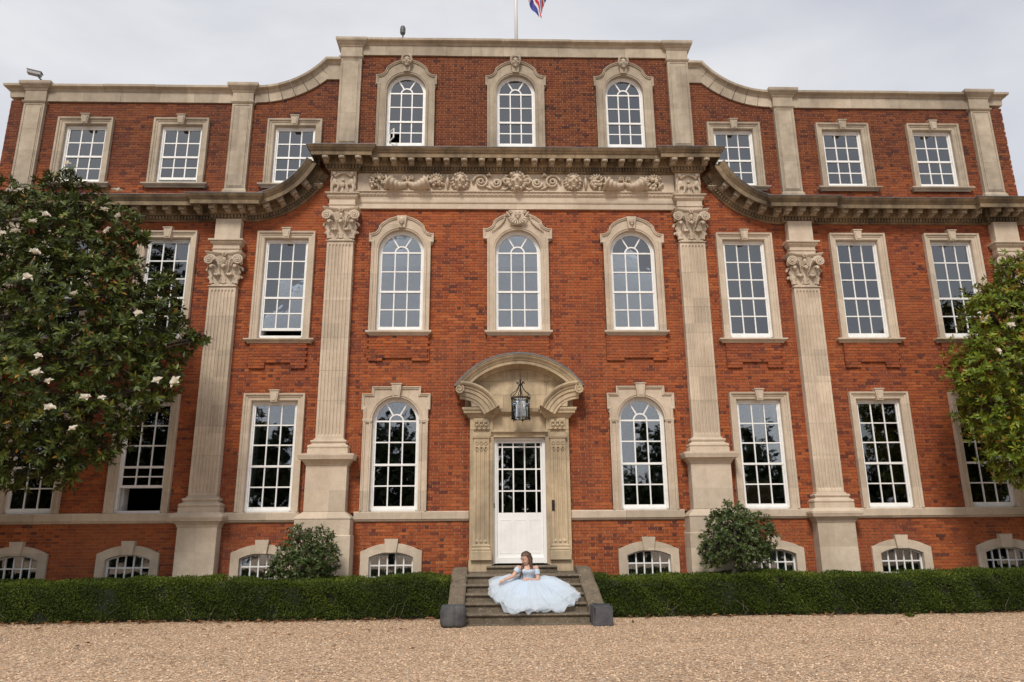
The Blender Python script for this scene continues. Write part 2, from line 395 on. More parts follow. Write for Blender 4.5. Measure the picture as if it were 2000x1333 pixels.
def wall_free(z):
    if 1.87 < z < 2.02: return []
    X = xlimit(z); fr = []; a = -X
    for p, q in blocked(z):
        if p > a: fr.append((a, min(p, X)))
        a = max(a, q)
    if a < X: fr.append((a, X))
    return [(p, q) for p, q in fr if q-p > .04]
bricks = []
field(.0228, 13.30, wall_free, 0.0, 3, .011, bricks)
def apron(c, hw, zt, zb, nz, nw, seed):
    def free(z):
        if z > nz: return [(c-hw, c+hw)]
        return [(c-hw, c-nw), (c+nw, c+hw)]
    n = round((zt-zb)/CH); field(zt-n*CH, zt, free, -.05, seed, -.035, bricks, .05)
for i, c in enumerate((-COLR, 0, COLR)): apron(c, .71, 5.95, 5.33, 5.45, .31, 50+i)
for i, c in enumerate((COLA, COLB, COLC)):
    for s in (-1, 1): apron(s*c, .645, 5.78, 5.19, 5.30, .29, 60+i*2+s)
bricks = [q for q in bricks if q]
def bscore(q):
    if q[4] < .95 or q[1]-q[0] < .19 or abs((q[0]+q[1])/2) < 1.15: return 1e9
    return (Vector(((q[0]+q[1])/2, 0, q[4]))-CAM).length
order = sorted(range(len(bricks)), key=lambda i: bscore(bricks[i])); pick = set(order[:300])
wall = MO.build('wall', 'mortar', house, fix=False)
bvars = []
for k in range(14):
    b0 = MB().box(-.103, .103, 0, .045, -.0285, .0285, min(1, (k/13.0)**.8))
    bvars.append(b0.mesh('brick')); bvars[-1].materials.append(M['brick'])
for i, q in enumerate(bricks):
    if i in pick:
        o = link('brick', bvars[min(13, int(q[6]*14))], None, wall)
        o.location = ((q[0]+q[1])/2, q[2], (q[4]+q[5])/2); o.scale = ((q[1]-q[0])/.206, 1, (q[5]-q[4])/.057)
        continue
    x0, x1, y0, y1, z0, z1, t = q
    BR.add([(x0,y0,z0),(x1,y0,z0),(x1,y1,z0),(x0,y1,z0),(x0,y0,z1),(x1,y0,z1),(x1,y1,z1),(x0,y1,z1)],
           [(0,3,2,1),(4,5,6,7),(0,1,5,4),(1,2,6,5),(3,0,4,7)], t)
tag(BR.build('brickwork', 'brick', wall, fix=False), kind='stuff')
# side and back walls, floors of the hollow block, flat roof
sw = MB()
for s in (-1, 1): sw.box(s*WALL_X-(.3 if s > 0 else 0), s*WALL_X+(0 if s > 0 else .3), .05, 9, 0, 11.9)
sw.box(-WALL_X+.301, WALL_X-.301, 8.7, 9, 0, 11.9); sw.build('rear_wall', 'mortar', house)
MB().box(-WALL_X+.31, WALL_X-.31, .32, 8.69, 11.55, 11.70).box(-4.4, 4.4, .32, 8.69, 12.95, 13.1).build('flat_roof', 'lead', house)
MB().box(-4.42, 4.42, .16, .31, 11.71, 13.5).build('parapet_back', 'mortar', house)

# ---------------------------------------------------------------- window builder
def half_outline(w):
    jw, ear = w['jw'], w['ear']; P = [(jw, w['spring']), (jw, w['ez0']), (ear, w['ez0']), (ear, w['ez1'])]
    if 'step' in w:
        P += [(w['step'][0], w['ez1']), w['step'], (0, w['step'][1])]
    else:
        sh = w['sh']; px = ear-.055; P += [(px, w['ez1'])]; rz = .19
        P += [(px+(px-sh)*math.cos(math.radians(a)), w['ez1']+rz+rz*math.sin(math.radians(a))) for a in (-105, -125, -145, -165, -180)]
        z0 = w['ez1']+rz; h = w['crown']-z0; Rr = (sh*sh+h*h)/(2*h); a0 = math.degrees(math.asin(min(1, sh/Rr)))
        P += [(Rr*math.sin(math.radians(a0*(1-i/7))), w['crown']-Rr+Rr*math.cos(math.radians(a0*(1-i/7)))) for i in range(1, 8)]
    return P
def ray_out(poly, oz, ang):
    dx, dz = math.cos(ang), math.sin(ang); best = 0
    for (x0, z0), (x1, z1) in zip(poly, poly[1:]):
        ex, ez = x1-x0, z1-z0; den = dx*ez-dz*ex
        if abs(den) < 1e-9: continue
        t = (x0*ez-(z0-oz)*ex)/den; u = (x0*dz-(z0-oz)*dx)/den
        if -1e-6 <= u <= 1+1e-6 and t > best: best = t
    return best
def mask(mb, cx, y, cz, s, hair=True, seed=0):
    r = random.Random(seed)
    mb.ball((cx, y, cz), (.36*s, .30*s, .47*s), 10, 8); mb.ball((cx, y-.27*s, cz-.02*s), (.075*s, .12*s, .15*s), 6, 5)
    for q in (-1, 1):
        mb.ball((cx+q*.15*s, y-.23*s, cz+.14*s), (.13*s, .08*s, .05*s), 6, 4); mb.ball((cx+q*.19*s, y-.2*s, cz-.1*s), (.12*s, .1*s, .11*s), 6, 4)
    mb.ball((cx, y-.22*s, cz-.30*s), (.13*s, .09*s, .05*s), 6, 4); mb.ball((cx, y-.2*s, cz-.42*s), (.15*s, .1*s, .12*s), 6, 4)
    if hair:
        for i in range(16):
            a = math.radians(-70+i*320/15)
            mb.ball((cx+.42*s*math.sin(a-PI/2+.5+PI/2), y-.06*s+r.uniform(-.04, .04)*s, cz+.50*s*math.cos(a+.5)), (.11*s, .12*s, .11*s), 6, 4)
def glazing(sb, panes, x0, x1, zs, rail_w=.022, cols=3, yf=.085):
    for i in range(1, cols):
        x = x0+(x1-x0)*i/cols; sb.box(x-rail_w/2*1.25, x+rail_w/2*1.25, yf, yf+.034, zs[0], zs[-1])
    for z in zs[1:-1]: sb.box(x0, x1, yf-.001, yf+.033, z-rail_w/2*1.25, z+rail_w/2*1.25)
    for a, b_ in zip(zs, zs[1:]):
        for i in range(cols):
            panes.append([(x0+(x1-x0)*i/cols, a), (x0+(x1-x0)*(i+1)/cols, a), (x0+(x1-x0)*(i+1)/cols, b_), (x0+(x1-x0)*i/cols, b_)])
def lin(a, b_, n): return [a+(b_-a)*i/n for i in range(n+1)]
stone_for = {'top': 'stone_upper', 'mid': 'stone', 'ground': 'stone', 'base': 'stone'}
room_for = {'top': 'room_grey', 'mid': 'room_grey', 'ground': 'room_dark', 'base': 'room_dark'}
rw = random.Random(21)
for w in WINS:
    c, hw, bot = w['c'], w['hw'], w['bot']; sb = MB(); panes = []; sm = stone_for[w['st']]; rise = 0
    if w['k'] == 'rect':
        top, meet = w['top'], w['meet']
        if (w['st'], w['s'], w['col']) == ('mid', -1, 0): rise = .13
        if (w['st'], w['s'], w['col']) == ('top', -1, 1): rise = .07
        if (w['st'], w['s'], w['col']) == ('ground', -1, 1): rise = .48
        sb.box(c-hw-.03, c-hw+.045, .055, .15, bot, top).box(c+hw-.045, c+hw+.03, .055, .15, bot, top).box(c-hw+.045, c+hw-.045, .056, .149, top-.05, top+.03)
        sb.box(c-hw+.045, c+hw-.045, .04, .15, bot-.03, bot+.035)
        i0, i1 = c-hw+.075, c+hw-.075
        sb.box(i0-.03, i0, .08, .12, bot+.035+rise, top-.05).box(i1, i1+.03, .08, .12, bot+.035+rise, top-.05)
        sb.box(i0, i1, .0805, .1195, top-.085, top-.05).box(i0, i1, .0795, .1205, bot+.035+rise, bot+.095+rise)
        sb.box(i0-.031, i1+.031, .070, .125, meet-.024, meet+.024)
        glazing(sb, panes, i0, i1, lin(meet+.024, top-.085, w['rows'][0]))
        glazing(sb, panes, i0, i1, lin(bot+.095+rise, meet-.024, w['rows'][1]))
    elif w['k'] == 'arch':
        sp, meet = w['spring'], w['meet']
        path = [(c+hw, bot)] + arc(c, sp, hw, 0, 180, 20) + [(c-hw, bot)]
        sb.elev(path, [(-.03, .15), (-.03, .055), (.05, .055), (.05, .15)])
        sb.box(c-hw+.05, c+hw-.05, .04, .15, bot-.03, bot+.035)
        i0, i1 = c-hw+.08, c+hw-.08; ri = hw-.08
        path2 = [(c+ri+.03, bot)] + arc(c, sp, ri+.03, 0, 180, 20) + [(c-ri-.03, bot)]
        sb.elev(path2, [(-.022, .12), (-.022, .08), (.03, .08), (.03, .12)])
        sb.box(i0, i1, .0795, .1205, bot+.035, bot+.095).box(i0-.031, i1+.031, .070, .125, meet-.024, meet+.024)
        glazing(sb, panes, i0, i1, lin(meet+.024, sp, 2)); glazing(sb, panes, i0, i1, lin(bot+.095, meet-.024, 2))
        sb.box(i0, i1, .083, .121, sp-.018, sp+.018)
        rs = ri/3+.005
        sb.elev(arc(c, sp, rs, 0, 180, 12), [(-.016, .119), (-.016, .084), (.016, .084), (.016, .119)])
        for a in (60, 120):
            ca, sa = math.cos(math.radians(a)), math.sin(math.radians(a)); q = .016
            sb.prism([(c+ca*rs+sa*q, sp+sa*rs-ca*q), (c+ca*ri+sa*q, sp+sa*ri-ca*q), (c+ca*ri-sa*q, sp+sa*ri+ca*q), (c+ca*rs-sa*q, sp+sa*rs+ca*q)], .086, .118)
        for a0, a1 in ((0, 60), (60, 120), (120, 180)): panes.append(arc(c, sp, ri, a0, a1, 6)+arc(c, sp, rs, a1, a0, 4))
        panes.append(arc(c, sp, rs, 0, 180, 8))
    else:
        cr_ = w['crown']; h = cr_-w['spring']; Rr = (hw*hw+h*h)/(2*h); a0 = math.degrees(math.asin(hw/Rr))
        top_arc = arc(c, cr_-Rr, Rr, 90-a0, 90+a0, 10)
        sb.elev([(c+hw, bot)]+top_arc+[(c-hw, bot)], [(-.02, .13), (-.02, .06), (.035, .06), (.035, .13)])
        zt = lambda x: cr_-Rr+math.sqrt(Rr*Rr-(x-c)**2)
        xs = lin(c-hw+.035, c+hw-.035, 5); zs = [bot+.035, .42, .69, .93]
        for x in xs[1:-1]: sb.box(x-.014, x+.014, .07, .105, bot, zt(x)-.03)
        for z in zs[1:]: sb.box(c-hw+.03, c+hw-.03, .069, .104, z-.014, z+.014)
        for i in range(5):
            for a, b_ in zip(zs, zs[1:]): panes.append([(xs[i], a), (xs[i+1], a), (xs[i+1], b_), (xs[i], b_)])
            panes.append([(xs[i], zs[-1]), (xs[i+1], zs[-1]), (xs[i+1], zt(xs[i+1])-.03), (xs[i], zt(xs[i])-.03)])
    jit(sb, .0012, int(c*100)+5)
    wo = sb.build('window', 'white_paint', house)
    # panes
    for k, p in enumerate(panes):
        if w['st'] == 'top' and w['k'] == 'arch' and w['c'] < -1 and k == 6+0: continue
        y = .10 if w['k'] != 'base' else .088
        pm = MB(); ax, az = rw.gauss(0, .010), rw.gauss(0, .010)
        mxp = sum(q[0] for q in p)/len(p); mzp = sum(q[1] for q in p)/len(p)
        pm.prism(p, y, y+.004); pm.v = [(a, yy+(a-mxp)*ax+(zz-mzp)*az, zz) for a, yy, zz in pm.v]
        pm.build('pane', 'glass', wo)
    if w['st'] == 'top' and w['k'] == 'arch' and w['c'] < -1:
        p = panes[6]; x0, x1 = p[0][0], p[1][0]; z0, z1 = p[0][1]+.01, p[2][1]-.01; cm = MB(); t = .02
        cm.box(0, t, -.015, .015, z0, z1).box(x1-x0-.02-t, x1-x0-.02, -.015, .015, z0, z1).box(t, x1-x0-.02-t, -.0149, .0149, z0, z0+t).box(t, x1-x0-.02-t, -.0149, .0149, z1-t, z1)
        cs = cm.build('casement', 'white_paint', wo); cs.location = (x0+.01, .06, 0); cs.rotation_euler = (0, 0, -1.0)
    # stone surround
    s = MB()
    if w['k'] == 'rect':
        top = w['top']; b0 = bot-.06 if w['st'] != 'ground' else 2.045
        s.elev([(c+hw, b0), (c+hw, top), (c-hw, top), (c-hw, b0)],
               [(0, .16), (0, -.025), (-.018, -.045), (-.075, -.047), (-.08, -.062), (-.118, -.066), (-.122, -.09), (-.14, -.098), (-.165, -.1), (-.165, .03)])
        k = MB().prism([(c-.066, top-.03), (c+.066, top-.03), (c+.098, top+.215), (c-.098, top+.215)], -.135, 0)
        k.prism([(c-.045, top+.0), (c+.045, top+.0), (c+.068, top+.17), (c-.068, top+.17)], -.15, -.13)
        k.box(c-.112, c+.112, -.15, 0, top+.216, top+.24)
        if w['st'] != 'ground':
            sl = MB(); e = .205
            sl.plan([(c-hw-e, .02), (c-hw-e, -.06), (c+hw+e, -.06), (c+hw+e, .02)], [(-.02, bot-.165), (.0, bot-.165), (.02, bot-.13), (.045, bot-.12), (.055, bot-.10), (.075, bot-.095), (.075, bot-.065), (-.1, bot-.055)])
            sl.box(c-hw-.02, c+hw+.02, -.055, .16, bot-.13, bot-.05)
            sl.build('sill', sm, wo)
    elif w['k'] == 'arch':
        sp = w['spring']; ho = half_outline(w); full = ho + [(-x, z) for x, z in ho[::-1]]
        b0 = bot-.06 if w['st'] == 'mid' else (2.045 if w['st'] == 'ground' else bot-.3)
        angs = sorted(set([round(math.radians(a), 5) for a in range(0, 181, 6)] + [round(math.atan2(z-sp, x), 5) for x, z in full]))
        rings = []
        prof = lambda ix, iz, ox, oz: [(c+ix, .16, iz), (c+ix, -.045, iz), (c+ox, -.058, oz), (c+ox, .03, oz)]
        rings.append(prof(hw, b0, w['jw'], b0))
        for a in angs:
            t = ray_out(full, sp, a); rings.append(prof(hw*math.cos(a), sp+hw*math.sin(a), t*math.cos(a), sp+t*math.sin(a)))
        rings.append(prof(-hw, b0, -w['jw'], b0)); s.loft(rings, False, True)
        fo = [(c+w['jw'], b0)]+[(c+x, z) for x, z in full]+[(c-w['jw'], b0)]
        fo2 = [fo[0]]
        for p in fo[1:]:
            if math.hypot(p[0]-fo2[-1][0], p[1]-fo2[-1][1]) > 1e-4: fo2.append(p)
        s.elev(fo2, [(0, .02), (0, -.10), (.018, -.105), (.028, -.088), (.052, -.082), (.060, -.05)])
        s.elev([(c+hw, b0)]+arc(c, sp, hw, 0, 180, 24)+[(c-hw, b0)], [(0, -.03), (0, -.066), (-.03, -.07), (-.036, -.084), (-.058, -.086), (-.064, -.045)])
        if w['st'] == 'ground':
            for q in (-1, 1):
                a, b_ = sorted((c+q*(hw-.01), c+q*(w['jw']+.012))); s.box(a, b_, -.10, .02, 3.985, 4.035).box(a+.01, b_-.01, -.09, .02, 3.955, 3.984)
        k = MB()
        if w['st'] == 'ground':
            zt = w['step'][1]; k.prism([(c-.075, sp+hw-.02), (c+.075, sp+hw-.02), (c+.11, zt+.04), (c-.11, zt+.04)], -.15, 0)
            k.prism([(c-.05, sp+hw+.02), (c+.05, sp+hw+.02), (c+.078, zt), (c-.078, zt)], -.165, -.14); k.box(c-.125, c+.125, -.165, 0, zt+.041, zt+.065)
        elif w.get('grand'):
            zt = w['crown']; k.prism([(c-.11, sp+hw+.10), (c+.11, sp+hw+.10), (c+.17, zt+.03), (c-.17, zt+.03)], -.15, 0)
            mask(k, c, -.17, zt-.09, .22, False)
            for i in range(9):
                a = math.radians(200+i*17.5); k.tube([(c, -.16, zt-.16), (c+.23*math.cos(a), -.175, zt-.13+.21*math.sin(a))], [.01, .026], 5)
            for q in (-1, 1):
                k.tube([(c+q*(.16+.05*math.cos(t*.9)*(1-t/9)), -.16, zt-.03+.05*math.sin(t*.9)*(1-t/9)) for t in range(9)], .017, 5)
                k.tube([(c+q*.12, -.16, zt-.2), (c+q*.2, -.17, zt-.12), (c+q*.26, -.16, zt-.02)], .018, 5)
                for i in range(13):
                    u = i/12; k.ball((c+q*(.30+.30*u**1.6), -.085, zt-.10-.38*u**.8), .026*(1-.35*u)+.004*(i % 2), 6, 4)
        else:
            zt = w['crown']; k.prism([(c-.075, sp+hw+.03), (c+.075, sp+hw+.03), (c+.115, zt+.0), (c-.115, zt+.0)], -.13, 0)
            mask(k, c, -.14, (sp+hw+zt)/2+.03+(0.07 if w['st'] == 'top' else 0), .29 if w['st'] == 'top' else .19, False, int(c*10))
            if w['st'] == 'top':
                for q in (-1, 1): k.tube([(c+q*.04, -.17, zt+.09), (c+q*.10, -.19, zt+.04), (c+q*.115, -.17, zt-.06), (c+q*.09, -.16, zt-.15)], [.03, .034, .03, .015], 6)
        if w['st'] == 'mid':
            sl = MB(); e = w['jw']+.055; b1 = bot-.035
            sl.plan([(c-e+.075, .02), (c-e+.075, -.06), (c+e-.075, -.06), (c+e-.075, .02)], [(-.02, b1-.115), (.0, b1-.115), (.02, b1-.085), (.045, b1-.075), (.055, b1-.05), (.075, b1-.045), (.075, b1-.005), (-.1, b1+.004)])
            sl.box(c-hw-.02, c+hw+.02, -.055, .16, b1-.08, b1+.005); sl.build('sill', sm, wo)
    else:
        path = [(c+hw, bot)]+top_arc+[(c-hw, bot)]
        s.elev(path, [(0, .14), (0, -.05), (-.18, -.052), (-.185, .03)])
        k = MB().prism([(c-.105, w['crown']-.01), (c+.105, w['crown']-.01), (c+.145, 1.475), (c-.145, 1.475)], -.10, .03)
    so_ = s.build('surround', sm, wo); k.build('keystone', sm, wo, smooth=False)
    # the room behind
    r_ = MB(); y0, y1 = .17, 3.4; xr = 1.28 if w['k'] == 'arch' else 1.25; f, ce = w['floor'], w['ceil']
    ztop = (w['top'] if w['k'] == 'rect' else (w['spring']+hw if w['k'] == 'arch' else w['crown']))+.05; x0, x1 = c-hw-.05, c+hw+.05
    r_.add([(c-xr, y1, f), (c+xr, y1, f), (c+xr, y1, ce), (c-xr, y1, ce)], [(0, 1, 2, 3)])
    ysp = .5
    r_.add([(x0, y0, bot-.1), (x0, ysp, bot-.1), (x0, ysp, ztop), (x0, y0, ztop)], [(0, 1, 2, 3)]).add([(x1, y0, bot-.1), (x1, ysp, bot-.1), (x1, ysp, ztop), (x1, y0, ztop)], [(0, 3, 2, 1)])
    r_.add([(x0, y0, bot-.1), (x1, y0, bot-.1), (x1, ysp, bot-.1), (x0, ysp, bot-.1)], [(0, 1, 2, 3)]).add([(x0, y0, ztop), (x1, y0, ztop), (x1, ysp, ztop), (x0, ysp, ztop)], [(0, 3, 2, 1)])
    r_.add([(c-xr, ysp, f), (c-xr, y1, f), (c-xr, y1, ce), (c-xr, ysp, ce)], [(0, 1, 2, 3)]).add([(c+xr, ysp, f), (c+xr, y1, f), (c+xr, y1, ce), (c+xr, ysp, ce)], [(0, 3, 2, 1)])
    r_.add([(c-xr, ysp, f), (c+xr, ysp, f), (c+xr, y1, f), (c-xr, y1, f)], [(0, 1, 2, 3)])
    for a in ([(c-xr, f), (x0, f), (x0, ce), (c-xr, ce)], [(x1, f), (c+xr, f), (c+xr, ce), (x1, ce)], [(x0, f), (x1, f), (x1, bot-.1), (x0, bot-.1)], [(x0, ztop), (x1, ztop), (x1, ce), (x0, ce)]):
        r_.add([(p[0], ysp, p[1]) for p in a], [(0, 1, 2, 3)])
    ro = r_.build('room', room_for[w['st']], wo, fix=False)
    MB().add([(c-xr, ysp, ce), (c+xr, ysp, ce), (c+xr, y1, ce), (c-xr, y1, ce)], [(0, 3, 2, 1)]).build('ceiling', 'ceiling_white' if w['st'] in ('top', 'mid') else 'room_dark', wo, fix=False)
    def curtain(xa, xb, za, zb, y=.24, mat='curtain', folds=5, taper=0):
        q = MB(); n = folds*6; rings = []
        for i in range(n+1):
            u = i/n; yy = y+.03*math.sin(u*folds*2*PI); rings.append([(xa+(xb-xa)*u*(1-taper*.6), yy, za), (xa+(xb-xa)*u*(1-taper), yy, (za+zb)/2), (xa+(xb-xa)*u, yy, zb)])
        q.loft(rings, False, False); q.build('curtain', mat, wo, smooth=True, fix=False)
    z1 = ztop-.02
    if w['st'] == 'base': curtain(c-hw, c+hw, .2, 1.25, .3, 'pattern_curtain' if w['c'] > 3 else 'room_grey', 7)
    if w['st'] in ('top', 'mid') and w['k'] == 'rect':
        q = (w['s'], w['col'], w['st'])
        shutter = MB()
        for sgn in (-1, 1):
            xa = c+sgn*(hw-.01); shutter.box(min(xa, xa-sgn*.025), max(xa, xa-sgn*.025), .19, .46, bot, z1)
            for zz in lin(bot+.08, z1-.08, 3)[:-1]: shutter.box(min(xa-sgn*.02, xa-sgn*.04), max(xa-sgn*.02, xa-sgn*.04), .23, .42, zz, zz+(z1-bot)/3-.12)
        shutter.build('shutter', 'white_paint', wo)
        if q in ((1, 2, 'mid'), (1, 1, 'top'), (1, 2, 'top'), (-1, 2, 'top')): curtain(c+.12, c+hw-.05, bot+.02, z1, .3, 'curtain', 4, .35 if w['st'] == 'mid' else 0)
        if q == (-1, 0, 'mid'): MB().box(c-hw+.08, c+hw-.08, .2, .21, 6.95, 7.80).build('blind', 'curtain', wo)
    if w['st'] == 'mid' and w['k'] == 'arch': MB().box(c-hw+.03, c+hw-.03, .2, .21, 7.70, 7.97).build('blind', 'curtain', wo)
    if w['st'] == 'top' and w['k'] == 'arch': MB().box(c-hw+.03, c+hw-.03, .26, .29, 11.52, 11.60).box(c-.30, c+.1, .3, .6, 11.6, 11.9+.1*rw.random()).build('stored_box', 'curtain', wo)
    if w['st'] == 'ground' and w['k'] == 'rect' and w['c'] < 0:
        MB().box(c-hw+.03, c-hw+.055, .19, .5, bot, z1).box(c-hw+.056, c-hw+.07, .24, .45, bot+.15, bot+1.0).box(c-hw+.056, c-hw+.07, .24, .45, bot+1.15, z1-.15).build('shutter', 'white_paint', wo)
    if w['st'] == 'ground' and w['k'] == 'rect' and abs(w['c']-COLA) < .01:
        MB().box(c-.36, c+.38, .6, .64, bot-.05, bot+.62).build('notice_board', 'cardboard', wo)
    if w['st'] == 'top' and w['k'] == 'arch' and w['c'] > -1.5 and w['c'] < 1.5: curtain(c+.22, c+hw-.04, bot-.1, bot+.75, .3, 'curtain', 3)
    if w['st'] == 'top' and w['k'] == 'arch' and w['c'] < -1.5: curtain(c+.25, c+hw-.04, bot-.1, bot+.55, .3, 'curtain', 3)

# ---------------------------------------------------------------- pilasters
def capital_mesh(H=.78, W0=.285, F0=.16):
    k = MB(); zt = H-.07
    bell = ((W0, F0, 0), (W0-.035, F0-.03, .05), (W0-.035, F0-.03, .35), (W0-.01, F0-.01, .52), (W0+.05, F0+.04, zt))
    k.loft([[(-a, .03, z), (-a, -f, z), (a, -f, z), (a, .03, z)] for a, f, z in bell], True, True)
    k.stack(0, W0+.018, F0+.012, [(.0, -.04), (.025, -.03), (.03, -.02), (.02, -.008), (-.01, 0)])
    def leaf(x, f, z0, h, wd, curl, side=0):
        # an acanthus leaf: three deeply cut lobes each side, a rib, and a tip that rolls forward and down
        rings = []; NI = 15
        for i in range(NI):
            v = i/(NI-1); o = .008+.012*v+curl*max(0, v-.5)**1.7*2.6; zz = z0+h*min(v, .88)-h*max(0, v-.88)*1.6
            if v > .88: o += .012
            ww = wd*(.55+.55*math.sin(min(1, v*1.12)*PI*.80))*(1-.30*(abs(math.sin(v*PI*3.5))**3))*(1 if v < .82 else max(.25, 1-(v-.82)*4.2))
            row = []
            for j in range(7):
                u = j/3-1; d = o+(.030 if j == 3 else .018 if j in (2, 4) else .022 if j in (1, 5) else -.012)
                q = (x+u*ww, -f-d, zz-.035*abs(u)*v) if not side else (side*(f+d), x+u*ww, zz-.035*abs(u)*v)
                row.append(q)
            rings.append(row)
        k.loft(rings, False, False)
    fb, wb = F0-.03, W0-.035
    for x in (-.145, .145): leaf(x, fb, 0, .33, .125, .13)
    for x in (-.27, 0, .27): leaf(x, fb+.0, .05, .52, .10, .17)
    for s in (-1, 1):
        leaf(-.06, wb, 0, .33, .10, .12, s); leaf(-.12, wb, .05, .50, .08, .16, s)
        cx, cz = s*.325, zt-.125; pts = []; rad = []                # volute
        for i in range(34):
            a = i*.50; r = .118*(1-i/37); pts.append((cx-s*r*math.cos(a), -F0-.115-.035*i/34, cz+r*math.sin(a))); rad.append(.024*(1-.45*i/34))
        k.tube(pts, rad, 6); k.ball((cx, -F0-.15, cz), .024, 6, 5)
        k.tube([(s*.09, -fb-.03, zt-.36), (s*.11, -F0-.05, zt-.24), (s*.16, -F0-.09, zt-.10), (s*.24, -F0-.11, zt-.03), (s*.325, -F0-.115, zt-.008)], [.018, .024, .028, .026, .022], 6)
        k.tube([(s*(W0+.075), -F0+.0-.10*(1-i/29)*math.cos(i*.55), cz+.10*(1-i/29)*math.sin(i*.55)) for i in range(24)], .022, 5)
        cx, cz = s*.075, zt-.19                              # small inner scrolls
        k.tube([(cx-s*.06*(1-i/18)*math.cos(i*.6), -F0-.07, cz+.06*(1-i/18)*math.sin(i*.6)) for i in range(15)], .013, 5)
    def ab(o, z):
        pts = [(-.41-o, .03), (-.41-o, -F0-.10), (-.40-o, -F0-.165-o)]
        for i in range(9):
            u = i/8*2-1; pts.append((u*.36, -F0-.055-.10*u*u-o))
        pts += [(.40+o, -F0-.165-o), (.41+o, -F0-.10), (.41+o, .03)]
        return [(x, y, z) for x, y in pts]
    k.loft([ab(-.03, zt), ab(-.012, zt+.025), ab(-.005, zt+.03), ab(.015, zt+.06), ab(.015, H)], True, True)
    for i in range(6):
        a = i*PI/3; k.ball((.038*math.cos(a), -F0-.10, zt+.025+.038*math.sin(a)), (.026, .025, .026), 6, 4)
    k.ball((0, -F0-.13, zt+.025), .022, 6, 4); mask(k, 0, -F0-.07, zt-.11, .13, False)
    return k
CAPM = capital_mesh().mesh('capital'); recalc(CAPM); CAPM.materials.append(M['stone'])
def fluted(c, hw, f, z0, z1, nf=7, ends=(0, 0), tone=.5):
    mb = MB()
    pl = [(-hw, .03), (-hw, -f)]; m_ = .035; pitch = (2*hw-2*m_)/nf; wdt = pitch*.66
    flat = [(-hw, -f)]
    for i in range(nf):
        cx = -hw+m_+pitch*(i+.5)
        for a in (-1, -.7, 0, .7, 1): pl.append((cx+a*wdt/2, -f+.030*math.sqrt(max(0, 1-a*a)))); flat.append((cx+a*wdt/2, -f))
    pl += [(hw, -f), (hw, .03)]; flat = [(-hw, .03)]+flat+[(hw, -f), (hw, .03)]
    rg = lambda P, z: [(c+x, y, z) for x, y in P]
    rings = []
    if ends[0]: rings += [rg(flat, z0), rg(flat, z0+ends[0]), rg(pl, z0+ends[0]+.04)]
    else: rings.append(rg(pl, z0))
    if ends[1]: rings += [rg(pl, z1-ends[1]-.04), rg(flat, z1-ends[1]), rg(flat, z1)]
    else: rings.append(rg(pl, z1))
    mb.loft(rings, True, True, tone); return mb
rp = random.Random(77)
